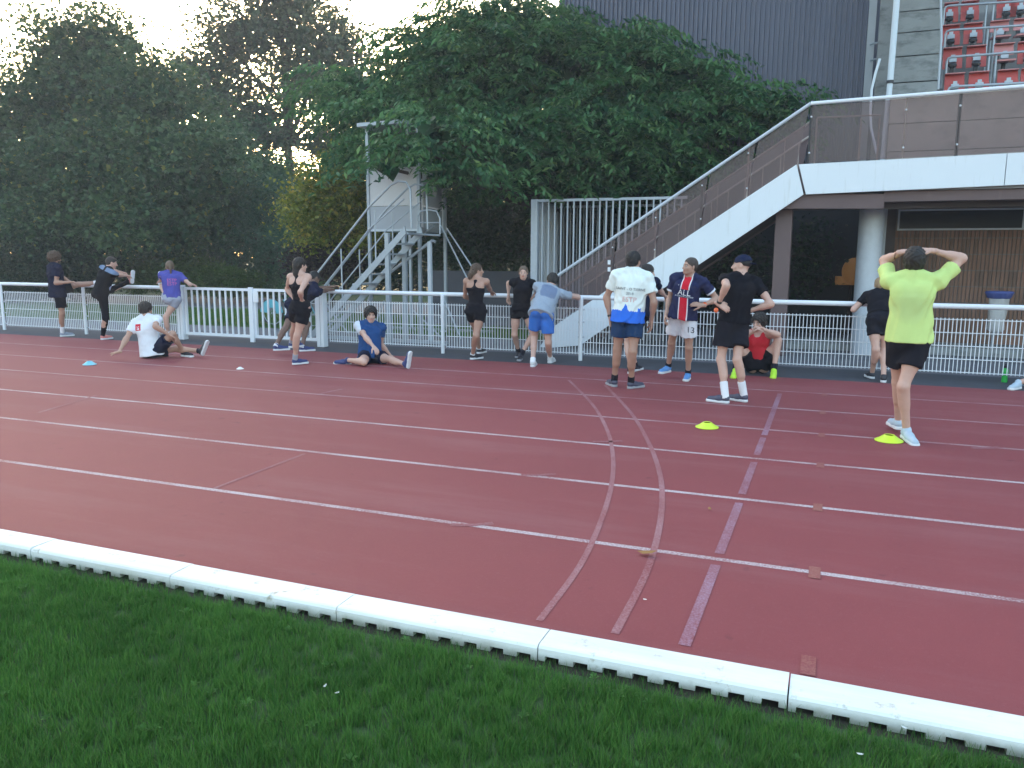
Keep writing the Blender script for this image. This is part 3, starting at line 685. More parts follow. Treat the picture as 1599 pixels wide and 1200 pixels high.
MB().slab([(xm_+.04, YT+.1, zp+.03), (xrr-.04, YT2-.06, zp+.03), (xrr-.04, YT2-.06, zm-.02), (xm_+.04, YT+.1, zm-.02)], (-.02, .01, 0)).build('cabin_panel', M['grey_panel'], tw)
MB().box((xl+.0, YT2-.012, zp), (xrr-.035, YT2+.012, ztop)).build('cabin_panel', M['cream_panel'], tw)
# roof
MB().slab([(xl-.08, YT-.25, zr), (xl+.95, YT-.25, zr+.02), (xl+.95, YT2+.2, zr+.02), (xl-.08, YT2+.2, zr)], (0, 0, .07)).build('roof', M['galv'], tw)
pst(xl+.9, YT, ztop, zr-.0, .02, 'roof_post')
# stairs: two channels, treads, double hand rails with hooped tops
s0 = T(500, 520, YT-.5); s1 = T(650, 362, YT-.5)
s0 = Vector((s0.x, 0, 0.05)); s1 = Vector((s1.x, 0, zp-.02))
ya_, yb_ = YT-.95, YT-.3
for yy in (ya_, yb_):
    MB().slab([(s0.x, yy, s0.z), (s0.x+.16, yy, s0.z), (s1.x+.02, yy, s1.z-.10), (s1.x-.0, yy, s1.z+.04)], (0, .03, 0)).build('stair_channel', M['galv'], tw)
    for hgt, rr in ((.95, .02), (.55, .014)):
        pts = [Vector((s0.x-.15, yy, s0.z+hgt-.15)), Vector((s1.x-.75, yy, s1.z-.55+hgt))]
        if hgt > .9: pts += [Vector((s1.x-.28, yy, s1.z-.17+hgt)), Vector((s1.x-.12, yy, s1.z-.1+hgt)), Vector((s1.x+.05, yy, s1.z-.12+hgt)), Vector((s1.x+.13, yy, s1.z-.25+hgt)), Vector((s1.x+.14, yy, s1.z))]
        else: pts += [Vector((s1.x, yy, s1.z+hgt-.02))]
        MB().tube(pts, rr, 8).build('stair_rail', M['galv'], tw, smooth=True)
    for t in (.05, .38, .72):
        q = s0.lerp(s1, t); MB().tube([(q.x, yy, q.z), (q.x, yy, q.z+.93)], .014, 6).build('rail_post', M['galv'], tw)
for i in range(11):
    q = s0.lerp(s1, (i+.5)/11); MB().box((q.x-.06, ya_+.032, q.z-.01), (q.x+.16, yb_-.002, q.z+.02)).build('tread', M['galv'], tw)
# landing of the stair and side frame
pst(T(641, 380).x, YT-.9, 0, zp-.1, .04, 'stair_leg', 'galv'); pst(T(641, 380).x, YT-.25, 0, zp-.1, .04, 'stair_leg', 'galv')
pst(T(680, 375).x, YT-.25, 0, T(680, 378).z, .035, 'stair_leg', 'galv_light')
MB().tube([T(680, 378, YT-.25), T(675, 376, YT-.25), T(645, 399, YT-.25), T(590, 440, YT-.25), T(575, 470, YT-.25)], .03, 6).build('brace', M['galv'], tw)
for (a_, b_) in (((688, 352), (738, 452)), ((697, 356), (752, 440)), ((655, 372), (678, 352))):
    MB().tube([T(*a_, YT+.4), T(*b_, YT+.4)], .016, 6).build('brace', M['galv'], tw)
lad = [T(652, 365, YT-.3), T(652, 338, YT-.3), T(657, 330, YT-.3), T(668, 328, YT-.3), T(682, 330, YT-.3), T(687, 342, YT-.3), T(687, 366, YT-.3)]
MB().tube(lad, .016, 8).build('hoop_rail', M['galv'], tw, smooth=True)
MB().tube([T(652, 348, YT-.3), T(686, 348, YT-.3)], .014, 6).tube([T(652, 366, YT-.3), T(687, 368, YT-.3)], .02, 6).build('hoop_bar', M['galv'], tw)
for a_, b_ in (((505, 470), (545, 540)), ((545, 470), (507, 540)), ((690, 460), (720, 540)), ((600, 470), (580, 530)), ((640, 480), (690, 530))):
    p, q = T(*a_, YT+.2), T(*b_, YT+.2); q.z = max(q.z, .02); MB().tube([p, q], .016, 6).build('brace', M['galv'], tw)
p0, p1 = T(500, 528, YT-.6), T(700, 536, YT-.6)
MB().box((p0.x, YT-.7, .0), (p1.x, YT-.6, .06)).build('skid', M['galv'], tw); MB().box((p0.x, YT2-.1, .0), (p1.x, YT2, .06)).build('skid', M['galv'], tw)

# ================================================================ bin with bag, bicycle, cones, bottle
q = P(1556, 505, 15.3); zt_ = P(1556, 458, 15.3).z
bn = empty('litter_bag_holder', (q.x, 15.3, .14), 'clear rubbish bag with dark blue rim hung against the brick wall', 'bin')
n = 20; vs = []; prof = [(.155, zt_-.02), (.150, zt_-.10), (.135, zt_-.30), (.12, zt_-.48), (.125, zt_-.60), (.06, zt_-.66)]
for r_, z in prof:
    for k in range(n):
        a = 2*PI*k/n; rr = r_*(1+.07*math.sin(5*a+z*9)+.04*math.sin(9*a)); vs.append((q.x+rr*math.cos(a), 15.3+rr*.8*math.sin(a), z))
fs = [(i*n+k, i*n+(k+1) % n, (i+1)*n+(k+1) % n, (i+1)*n+k) for i in range(len(prof)-1) for k in range(n)]+[tuple(range((len(prof)-1)*n, len(prof)*n))]
MB().add(vs, fs).build('bag', M['bag_clear'], bn, smooth=True)
vs = []; prof = [(.150, zt_-.09), (.175, zt_-.08), (.215, zt_+.01), (.20, zt_+.03), (.16, zt_+.01), (.148, zt_-.06)]
for r_, z in prof:
    for k in range(n): a = 2*PI*k/n; vs.append((q.x+r_*math.cos(a), 15.3+r_*.8*math.sin(a), z))
fs = [(i*n+k, i*n+(k+1) % n, (i+1)*n+(k+1) % n, (i+1)*n+k) for i in range(len(prof)-1) for k in range(n)]
MB().add(vs, fs).build('bag_rim', M['bag_blue'], bn, smooth=True)
MB().tube([(q.x, 15.5, .14), (q.x, 15.5, zt_)], .025, 8).build('holder_post', M['galv'], bn)
# bicycle
def ring(c, r, rr, n=28, m=6, axis='y'):
    mb = MB(); pts = [Vector((c[0]+r*math.cos(2*PI*k/n), c[1], c[2]+r*math.sin(2*PI*k/n))) for k in range(n+1)]
    return mb.tube(pts, rr, m)
YBk = 15.6; w1 = Vector(at(426, 490, YBk)); w2 = Vector(at(490, 493, YBk)); rr_ = .29; w1.z = w2.z = rr_+.01
bk = empty('bicycle', (w1.x, YBk, 0), 'bicycle with pale blue wheel cover parked behind the gate', 'bicycle')
for w in (w1, w2):
    ob = ring(w, rr_, .02).build('wheel', M['tyre'], bk, smooth=True)
    ring(w, rr_-.03, .010).build('rim', M['galv_light'], ob)
    mb = MB()
    for k in range(12): a = 2*PI*k/12; mb.tube([w, (w.x+(rr_-.03)*math.cos(a), w.y, w.z+(rr_-.03)*math.sin(a))], .0025, 4)
    mb.tube([(w.x, w.y-.05, w.z), (w.x, w.y+.05, w.z)], .02, 8); mb.build('spokes', M['galv'], ob, kind='stuff')
nn = 16
arc = [(w1.x+(rr_+.035)*math.cos(PI*(.02+.96*k/nn)), w1.z+(rr_+.035)*math.sin(PI*(.02+.96*k/nn))) for k in range(nn+1)]+[(w1.x+(rr_-.16)*math.cos(PI*(.98-.96*k/nn)), w1.z+(rr_-.16)*math.sin(PI*(.98-.96*k/nn))) for k in range(nn+1)]
MB().slab([(a, YBk-.045, b) for a, b in arc], (0, .012, 0)).build('mudguard', M['cyan'], bk)
bb = Vector(((w1.x+w2.x)/2, YBk, .24)); st = Vector((w1.x+.33, YBk, .62)); hd_ = Vector((w2.x-.15, YBk, .64))
fr_ = MB().tube([w1+Vector((0, .06, 0)), bb], .012, 6).tube([bb, st], .017, 8).tube([bb, hd_], .02, 8).tube([st, hd_], .016, 8).tube([hd_+Vector((-.03, 0, .15)), hd_, w2+Vector((0, .06, 0))], .015, 6).build('frame', M['cyan'], bk, smooth=True)
MB().tube([hd_+Vector((-.03, -.22, .17)), hd_+Vector((-.03, 0, .15)), hd_+Vector((-.03, .22, .17))], .012, 6).build('handlebar', M['black_steel'], bk)
MB().ball(st+Vector((-.02, 0, .12)), (.12, .07, .03), 10, 6).tube([st, st+Vector((0, 0, .12))], .012, 6).build('saddle', M['black_steel'], bk)
def plas(name, c, rough=.4):
    return simple(name, c, rough, vary=.06)
M['cone_yellow'] = plas('neon_yellow', (.62, .80, .04)); M['cone_cyan'] = plas('cyan_marker', (.18, .55, .68)); M['cone_white'] = plas('white_marker', (.80, .80, .80)); M['bottle_green'] = plas('green_bottle', (.03, .45, .08), .3)
def marker(q, r, h, mat, label, cut=.35):
    c = gp(*q); t = empty('marker_cone', (c[0], c[1], 0), label, 'marker cone', 'flat marker cones on the track')
    n = 24; prof = [(r, .004), (r*.99, .010), (r*.72, h*.45), (r*cut, h), (r*(cut-.06), h-.004), (r*.66, h*.42), (r*.94, .004)]
    vs = [(c[0]+a*math.cos(2*PI*k/n), c[1]+a*math.sin(2*PI*k/n), z) for a, z in prof for k in range(n)]; m = len(prof)
    fs = [(i*n+k, i*n+(k+1) % n, ((i+1) % m)*n+(k+1) % n, ((i+1) % m)*n+k) for i in range(m) for k in range(n)]
    MB().add(vs, fs).build('shell', mat, t, smooth=True)
marker((1104, 668), .115, .055, M['cone_yellow'], 'neon yellow marker cone on the lane line left of the violet line')
marker((1388, 689), .125, .060, M['cone_yellow'], 'neon yellow marker cone at the foot of the man in the lime shirt')
marker((140, 570), .10, .055, M['cone_cyan'], 'pale blue marker cone in front of the sitting man in white')
marker((375, 577), .055, .035, M['cone_white'], 'small white marker alone on the far lane line', .3)
c = gp(1568, 597); bt = empty('drink_bottle', (c[0], c[1], 0), 'green drink bottle standing by the shoe at the right edge', 'bottle')
def lathe(c, prof, n=16):
    vs = [(c[0]+a*math.cos(2*PI*k/n), c[1]+a*math.sin(2*PI*k/n), c[2]+z) for a, z in prof for k in range(n)]; m = len(prof)
    return MB().add(vs, [(i*n+k, i*n+(k+1) % n, (i+1)*n+(k+1) % n, (i+1)*n+k) for i in range(m-1) for k in range(n)]+[tuple(range(n-1, -1, -1)), tuple(range((m-1)*n, m*n))])
lathe(c, [(.036, .0), (.038, .02), (.034, .09), (.038, .13), (.038, .17), (.022, .195)]).build('body', M['bottle_green'], bt, smooth=True)
lathe(c, [(.026, .195), (.026, .225), (.010, .23), (.010, .25)]).build('cap', M['black_steel'], bt, smooth=True)
# ================================================================ vegetation
def tree(name, label, cat, blobs, n, ls, pal, base, seed, aspect=.5, clump=.42, mode='clump', trunk_r=.22, shell=.55, group=None, fork=.35, per=26, limbs=True, hang=0.0, core=0):
    g = np.random.default_rng(seed)
    t = empty(name, tuple(base), label, cat, group)
    B = np.array([[*b[:6]] for b in blobs], float); vol = B[:, 3]*B[:, 4]*B[:, 5]; pr = vol**.7; pr /= pr.sum()
    nc = max(1, n//per); idx = g.choice(len(B), nc, p=pr)
    d = g.normal(size=(nc, 3)); d /= np.linalg.norm(d, axis=1)[:, None]
    rad = (shell+(1-shell)*g.uniform(size=nc))**1.0*np.where(g.uniform(size=nc) < .25, g.uniform(.3, 1, nc), 1)
    lump = 1+.16*np.sin(d[:, 0]*7+idx*2.1)*np.cos(d[:, 2]*6+idx)+.10*g.normal(size=nc)
    C = B[idx, :3]+d*B[idx, 3:6]*(rad*lump)[:, None]
    C[:, 2] = np.maximum(C[:, 2], .25)
    ct = g.uniform(size=nc)
    if mode == 'clump':
        ci = np.repeat(np.arange(nc), per); m = len(ci)
        off = g.normal(size=(m, 3))*np.array([clump, clump, clump*.55]); pos = C[ci]+off
        nrm = g.normal(size=(m, 3)); nrm[:, 2] += 1.1; ax = g.normal(size=(m, 3)); ax[:, 2] -= hang
    else:                                   # drooping sprays: leaves in rows along arching twigs
        ci = np.repeat(np.arange(nc), per); m = len(ci); s = (np.tile(np.arange(per), nc)+g.uniform(0, .8, m))/per
        out = d[:, :3].copy(); out[:, 2] = 0; out += g.normal(size=(nc, 3))*.45; out[:, 2] = 0; out /= np.linalg.norm(out, axis=1)[:, None]+1e-6
        L = g.uniform(.7, 1.55, nc)
        pos = C[ci]+out[ci]*(s*L[ci])[:, None]; pos[:, 2] += .14*s-.42*s**2*L[ci]
        side = np.cross(out, [0, 0, 1])[ci]*np.where(np.arange(m) % 2, 1, -1)[:, None]
        pos += side*(.05+.13*g.uniform(size=m)*(1-.5*s))[:, None]+g.normal(size=(m, 3))*.035
        nrm = g.normal(size=(m, 3))*.5; nrm[:, 2] += 1.0; nrm += side*.6; ax = side*.8+out[ci]*.6; ax[:, 2] -= .75; ax += g.normal(size=(m, 3))*.25
    nrm /= np.linalg.norm(nrm, axis=1)[:, None]; ax -= nrm*(ax*nrm).sum(1)[:, None]; ax /= np.linalg.norm(ax, axis=1)[:, None]; bx = np.cross(nrm, ax)
    s_ = ls*g.uniform(.6, 1.3, m); a_ = ax*s_[:, None]; b_ = bx*(s_*aspect)[:, None]
    V = np.empty((m, 4, 3)); V[:, 0] = pos-a_*.5; V[:, 1] = pos+b_*.5+nrm*(s_*.08)[:, None]; V[:, 2] = pos+a_*.5; V[:, 3] = pos-b_*.5+nrm*(s_*.08)[:, None]
    p0, p1, p2, pf = np.array(pal[0]), np.array(pal[1]), np.array(pal[2]), pal[3]
    tt = np.clip(ct[ci]*.95+g.uniform(size=m)*.40-.2, 0, 1)[:, None]; cc = p0*(1-tt)+p1*tt
    sp = g.uniform(size=m) < pf; cc[sp] = p2*g.uniform(.7, 1.2, sp.sum())[:, None]
    if core:                                # broad inner leaves that close the middle of the crown
        ii = g.choice(len(B), core, p=pr); dd = g.normal(size=(core, 3)); dd /= np.linalg.norm(dd, axis=1)[:, None]
        pc = B[ii, :3]+dd*B[ii, 3:6]*(g.uniform(size=core)**.5*.72)[:, None]; nn_ = g.normal(size=(core, 3)); nn_ /= np.linalg.norm(nn_, axis=1)[:, None]; a2 = np.cross(nn_, g.normal(size=(core, 3))); a2 /= np.linalg.norm(a2, axis=1)[:, None]; b2 = np.cross(nn_, a2); q_ = (ls*g.uniform(1.5, 2.6, core))[:, None]
        Vc = np.stack([pc-a2*q_*.5, pc+b2*q_*.4, pc+a2*q_*.5, pc-b2*q_*.4], 1); V = np.concatenate([V, Vc]); cc = np.concatenate([cc, p0*(.7+.6*g.uniform(size=(core, 1)))]); m += core
    me = np_mesh('foliage', V.reshape(-1, 3), np.arange(m*4).reshape(m, 4), np.repeat(cc, 4, 0))
    o = link('foliage', me, M['leaf'], t); o['kind'] = 'stuff'
    if limbs:
        base = Vector(base); cen = Vector(tuple((B[:, :3]*pr[:, None]).sum(0)))
        top = Vector((base.x*.6+cen.x*.4, base.y*.6+cen.y*.4, base.z+(cen.z-base.z)*fork*1.5))
        mid = base.lerp(top, .5)+Vector((g.normal()*.12, g.normal()*.12, 0))
        MB().tube([base-Vector((0, 0, .1)), base+Vector((0, 0, .3)), mid, top, top.lerp(cen, .6), cen+Vector((0, 0, B[:, 5].max()*.55))], [trunk_r*1.35, trunk_r, trunk_r*.85, trunk_r*.7, trunk_r*.45, trunk_r*.12], 10).build('trunk', M['bark'], t, smooth=True)
        mb = MB()
        for b in B:
            q = Vector(b[:3]); k = top.lerp(q, .5)+Vector((0, 0, .25*abs(b[5]))); mb.tube([top, k, q], [trunk_r*.5, trunk_r*.3, trunk_r*.12], 6)
        for i in g.choice(nc, min(nc, 150), replace=False):
            q = Vector(tuple(C[i])); b = Vector(tuple(B[idx[i], :3])); k = b.lerp(q, .5)+Vector((0, 0, .12)); mb.tube([b, k, q], [trunk_r*.14, trunk_r*.08, .006], 4)
        mb.build('limbs', M['bark'], t)
    return t
def B_(x, y, Y, rx, ry, rz): q = at(x, y, Y); return (q[0], q[1], q[2], rx, ry, rz)
def base_at(x, Y): q = at(x, 500, Y); return (q[0], q[1], 0)
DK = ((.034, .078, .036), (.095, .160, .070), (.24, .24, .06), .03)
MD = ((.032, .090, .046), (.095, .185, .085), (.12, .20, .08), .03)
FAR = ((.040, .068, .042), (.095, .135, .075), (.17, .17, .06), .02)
tree('broadleaf_tree', 'big dark broadleaf tree with domed crown behind the fence at far left', 'tree',
     [B_(135, 95, 24, 3.0, 2.6, 2.2), B_(150, 150, 24, 3.0, 2.6, 2.0), B_(60, 190, 23.5, 3.2, 2.6, 2.2), B_(235, 170, 23.5, 2.6, 2.4, 2.2), B_(20, 290, 22.5, 3.2, 2.6, 2.2), B_(160, 270, 22.5, 3.4, 2.6, 2.2), B_(290, 270, 22.5, 2.6, 2.4, 2.0), B_(-120, 230, 23, 3.2, 2.6, 3.0), B_(90, 360, 21.5, 3.2, 2.2, 1.5), B_(240, 350, 21.5, 2.4, 2.0, 1.4), B_(-80, 360, 21.5, 3, 2.2, 1.6)],
     96000, .165, DK, base_at(60, 23), 11, aspect=.75, clump=.34, trunk_r=.28, core=9000)
tree('broadleaf_tree', 'tall thin crowned tree with sky showing through, second from the left', 'tree',
     [B_(440, 40, 33, 3.0, 2.6, 2.3), B_(525, 75, 33, 2.0, 2.2, 1.7), B_(360, 70, 33, 1.8, 2.2, 2.2), B_(470, 130, 33, 2.8, 2.4, 1.8), B_(350, 150, 32, 2.0, 2, 1.8), B_(560, 150, 33, 1.9, 2, 1.7), B_(450, -60, 33, 3, 2.6, 2.5), B_(390, 190, 31, 2.2, 2, 1.2), B_(520, 215, 31, 1.8, 1.6, .9), B_(300, 120, 31, 1.2, 1.4, 1.4), B_(415, 222, 30, 1.3, 1.1, .6), B_(520, 236, 30, 1.2, 1.0, .5)],
     38000, .21, FAR, base_at(462, 33), 12, aspect=.75, clump=.36, trunk_r=.26, fork=.42, shell=.4, core=500)
tree('broadleaf_tree', 'mid green tree between the domed tree and the thin crowned tree', 'tree',
     [B_(330, 250, 28, 2.6, 2, 2.0), B_(400, 300, 27, 2.4, 2, 1.8), B_(300, 330, 26, 2.5, 2, 1.6)],
     30000, .17, MD, base_at(360, 28), 13, aspect=.7, clump=.33, trunk_r=.18, core=1500)
tree('spreading_tree', 'wide green tree with drooping sprays over the tower and staircase', 'tree',
     [B_(880, 125, 18.3, 2.6, 1.5, 1.2), B_(1020, 130, 18.5, 1.7, 1.1, .85), B_(760, 110, 18.0, 2.0, 1.7, 1.1), B_(660, 190, 17.2, 1.6, 1.5, .9), B_(760, 210, 17.3, 1.8, 1.6, 1.0), B_(930, 210, 17.4, 2.0, 1.5, 1.0), B_(1090, 185, 18.0, 1.6, 1.0, .8),
      B_(1165, 165, 18.4, .9, .6, .5), B_(620, 240, 16.2, .9, .9, .45), B_(840, 265, 16.8, 1.4, 1.2, .7), B_(1000, 260, 17.4, 1.5, 1.2, .7), B_(790, 45, 18.5, 1.6, 1.3, .9), B_(920, 75, 18.7, 1.6, .7, .6), B_(705, 90, 18.6, 1.3, 1.4, .8), B_(560, 150, 18.2, 1.2, 1.2, .8), B_(720, 270, 16.6, .9, .9, .5), B_(1225, 160, 18.0, .35, .3, .2), B_(655, 235, 13.7, .62, .4, .30), B_(600, 262, 13.8, .3, .3, .16), B_(705, 268, 13.8, .5, .4, .3), B_(690, 205, 14.2, .9, .6, .4), B_(600, 175, 16.5, .6, .6, .3)],
     120000, .17, ((.026, .090, .042), (.105, .235, .085), (.16, .27, .09), .05), base_at(905, 18.6), 14, aspect=.36, mode='spray', trunk_r=.24, per=42, core=3500)
tree('shrub', 'yellow green shrub left of the timing tower', 'shrub',
     [B_(520, 300, 18, .9, .7, .8), B_(560, 335, 18, .8, .7, .9), B_(500, 345, 17.8, .7, .6, .75), B_(548, 262, 18, .7, .6, .45), B_(480, 330, 18, .6, .5, .5), B_(590, 300, 18.2, .6, .5, .5)],
     17000, .12, ((.085, .125, .022), (.26, .28, .05), (.42, .34, .06), .12), base_at(535, 19), 15, aspect=.6, clump=.32, trunk_r=.06)
tree('shrub', 'dark purple leaved bush below the yellow green shrub', 'shrub',
     [B_(525, 400, 18.4, .8, .6, .6), B_(485, 410, 18.6, .6, .6, .5)], 9000, .10, ((.030, .024, .032), (.065, .050, .055), (.08, .09, .03), .1), base_at(520, 18.4), 16, clump=.2, trunk_r=.05)
tree('conifer', 'soft dark green feathery shrub in front of the far path', 'shrub',
     [B_(430, 330, 24, 1.3, 1.2, 1.3), B_(400, 380, 23.5, 1.4, 1.2, 1.1), B_(455, 390, 23, 1.2, 1, 1.0), B_(350, 370, 24.5, 1.3, 1.2, 1.0)],
     22000, .11, ((.030, .080, .052), (.070, .145, .092), (.08, .16, .08), .05), base_at(430, 24), 17, aspect=.35, clump=.22, trunk_r=.08)
tree('clipped_bush', 'low rounded bright green bush behind the fence beside the gate', 'shrub',
     [B_(290, 430, 22.0, 1.7, .8, .62), B_(225, 430, 22.0, .9, .8, .62), B_(350, 440, 22.0, 1.2, .8, .5)], 26000, .10, ((.035, .075, .018), (.085, .150, .035), (.14, .17, .04), .03), base_at(290, 22), 18, clump=.14, shell=.85, trunk_r=.05, limbs=False)
tree('clipped_bush', 'low dark green bush between the bright bush and the tower', 'shrub',
     [B_(425, 440, 24, 1.2, .8, .6), B_(480, 450, 22.5, .9, .7, .6)], 9000, .10, MD, base_at(430, 24), 28, clump=.14, shell=.85, limbs=False)
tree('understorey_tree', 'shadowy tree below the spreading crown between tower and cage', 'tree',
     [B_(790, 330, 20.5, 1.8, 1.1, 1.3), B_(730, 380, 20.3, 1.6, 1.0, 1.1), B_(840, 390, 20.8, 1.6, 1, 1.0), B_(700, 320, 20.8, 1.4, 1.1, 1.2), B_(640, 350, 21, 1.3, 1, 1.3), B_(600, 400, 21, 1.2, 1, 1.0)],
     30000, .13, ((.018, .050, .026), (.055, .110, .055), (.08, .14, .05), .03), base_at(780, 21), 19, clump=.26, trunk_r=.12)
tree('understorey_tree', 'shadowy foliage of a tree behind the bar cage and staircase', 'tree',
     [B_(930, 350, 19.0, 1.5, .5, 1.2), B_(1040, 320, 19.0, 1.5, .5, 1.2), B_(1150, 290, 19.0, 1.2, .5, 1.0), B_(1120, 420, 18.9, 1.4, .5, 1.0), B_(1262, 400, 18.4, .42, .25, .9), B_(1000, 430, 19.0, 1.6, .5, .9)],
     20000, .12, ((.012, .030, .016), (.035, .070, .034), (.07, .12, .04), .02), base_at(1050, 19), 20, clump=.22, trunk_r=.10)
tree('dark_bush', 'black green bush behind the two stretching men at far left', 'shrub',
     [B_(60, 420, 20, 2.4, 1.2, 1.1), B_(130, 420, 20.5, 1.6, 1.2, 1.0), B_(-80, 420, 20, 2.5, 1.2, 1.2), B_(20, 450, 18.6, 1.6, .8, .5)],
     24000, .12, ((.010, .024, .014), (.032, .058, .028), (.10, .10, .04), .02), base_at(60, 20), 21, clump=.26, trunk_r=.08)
# far wood: one mass closing the horizon
mb_blobs = []
g_ = np.random.default_rng(5)
for i in range(26):
    x = -260+i*55; mb_blobs.append(B_(x, 330-18*math.sin(i*1.7)+(0 if x < 250 else 8), 37+3*math.sin(i*2.3), 3.0, 1.8, 3.0))
for i in range(26):
    x = -260+i*55; mb_blobs.append(B_(x, 400, 34, 2.6, 1.6, 2.2))
fw_ = tree('far_wood', 'far dark wood closing the view behind the park trees', None, mb_blobs, 70000, .26, ((.024, .045, .028), (.055, .085, .050), (.09, .10, .04), .01), base_at(400, 37), 22, clump=.5, aspect=.8, limbs=False, shell=.7, core=3500)
o = [c for c in fw_.children][0]; 
# make the far wood a single stuff object
o.parent = None; o.location = (0, 0, 0); o.name = 'far_wood_mass'; tag(o, 'far dark wood closing the view behind the park trees', 'wood', kind='stuff'); bpy.data.objects.remove(fw_)
# ================================================================ people: bodies from one smooth distance field each
V3 = lambda *a: np.array(a, float)
def nrm(v): v = np.asarray(v, float); return v/(np.linalg.norm(v)+1e-9)
def sstep(x, a, b): t = np.clip((x-a)/(b-a), 0, 1); return t*t*(3-2*t)
class Field:
    def __init__(s): s.p = []
    def cone(s, a, b, ra, rb, k=.03, op='u'):
        a, b = np.array(a, float), np.array(b, float); r = max(ra, rb); s.p.append(('c', (a, b, ra, rb), k, op, np.minimum(a, b)-r, np.maximum(a, b)+r)); return s
    def ell(s, c, ax, rad, k=.03, op='u'):
        c = np.array(c, float); A = np.array(ax, float); r = np.array(rad, float); ext = np.sqrt(((A*r[:, None])**2).sum(0)); s.p.append(('e', (c, A, r), k, op, c-ext, c+ext)); return s
    def ball(s, c, r, k=.03, op='u'): return s.ell(c, np.eye(3), (r, r, r), k, op)
    def tubecap(s, a, b, side, r1, r2, k=.03, op='u', rnd=.0):
        """flat-ended elliptical tube: r1=(rx,ry) at a, r2 at b; rx is measured along side"""
        a, b = np.array(a, float), np.array(b, float); r = max(*r1, *r2); s.p.append(('t', (a, b, np.array(side, float), r1, r2), k, op, np.minimum(a, b)-r, np.maximum(a, b)+r)); return s
    def plane(s, pt, nn, k=.0): s.p.append(('p', (np.array(pt, float), nrm(nn)), k, 'i', None, None)); return s
    @staticmethod
    def dist(t, q, P):
        if t == 'c':
            a, b, ra, rb = q; ab = b-a; L = (ab@ab)+1e-9; tt = np.clip(((P-a)@ab)/L, 0, 1)
            return np.linalg.norm(P-a-tt[..., None]*ab, axis=-1)-(ra+(rb-ra)*tt)
        if t == 'e':
            c, A, r = q; X = (P-c)@A.T; k0 = np.linalg.norm(X/r, axis=-1); k1 = np.linalg.norm(X/(r*r), axis=-1)+1e-9; return k0*(k0-1)/k1
        if t == 't':
            a, b, sd, r1, r2 = q; ab = b-a; L = np.linalg.norm(ab); u = ab/L; sd = nrm(sd-u*(sd@u)); w = np.cross(u, sd)
            X = P-a; h = X@u; tt = np.clip(h/L, 0, 1); rx = r1[0]+(r2[0]-r1[0])*tt; ry = r1[1]+(r2[1]-r1[1])*tt
            rad = np.sqrt((X@sd/rx)**2+(X@w/ry)**2); ds = (rad-1)*np.minimum(rx, ry); dc = np.maximum(-h, h-L)
            return np.maximum(ds, dc)+0*ds if False else np.where((ds > 0) & (dc > 0), np.hypot(ds, dc), np.maximum(ds, dc))
        if t == 'p': return (P-q[0])@q[1]
    def grid(s, h, lo=None, hi=None, wr=None):
        los = [p[4] for p in s.p if p[3] == 'u']; his = [p[5] for p in s.p if p[3] == 'u']
        l0 = np.min(los, 0)-2.5*h-.02; h0 = np.max(his, 0)+2.5*h+.02
        if lo is not None: l0 = np.maximum(l0, lo); h0 = np.minimum(h0, hi)
        l0 = np.floor(l0/h)*h; n = np.maximum(np.ceil((h0-l0)/h).astype(int)+1, 3); Fd = np.full(n, .2, np.float32)
        axs = [l0[i]+h*np.arange(n[i]) for i in range(3)]
        for t, q, k, op, a, b in s.p:
            if a is None: i0 = np.zeros(3, int); i1 = n
            else:
                m = k+3*h+.01; i0 = np.clip(np.floor((a-m-l0)/h).astype(int), 0, n); i1 = np.clip(np.ceil((b+m-l0)/h).astype(int)+1, 0, n)
            if (i1 <= i0).any(): continue
            G = np.stack(np.meshgrid(*[axs[i][i0[i]:i1[i]] for i in range(3)], indexing='ij'), -1)
            d = s.dist(t, q, G).astype(np.float32); sl = tuple(slice(i0[i], i1[i]) for i in range(3)); f = Fd[sl]
            if op == 'u':
                hh = np.maximum(k-np.abs(f-d), 0)/max(k, 1e-6); Fd[sl] = np.minimum(f, d)-hh*hh*k*.25
            else:
                d2 = -d if op == 's' else d
                hh = np.maximum(k-np.abs(f-d2), 0)/max(k, 1e-6); Fd[sl] = np.maximum(f, d2)+(hh*hh*k*.25 if k else 0)
        if wr is not None:
            G = np.stack(np.meshgrid(*axs, indexing='ij'), -1); near = np.abs(Fd) < .06; Fd[near] += wr(G[near]).astype(np.float32)
        return Fd, l0
    def mesh(s, h, lo=None, hi=None, wr=None):
        Fd, o = s.grid(h, lo, hi, wr); return nets(Fd, o, h)
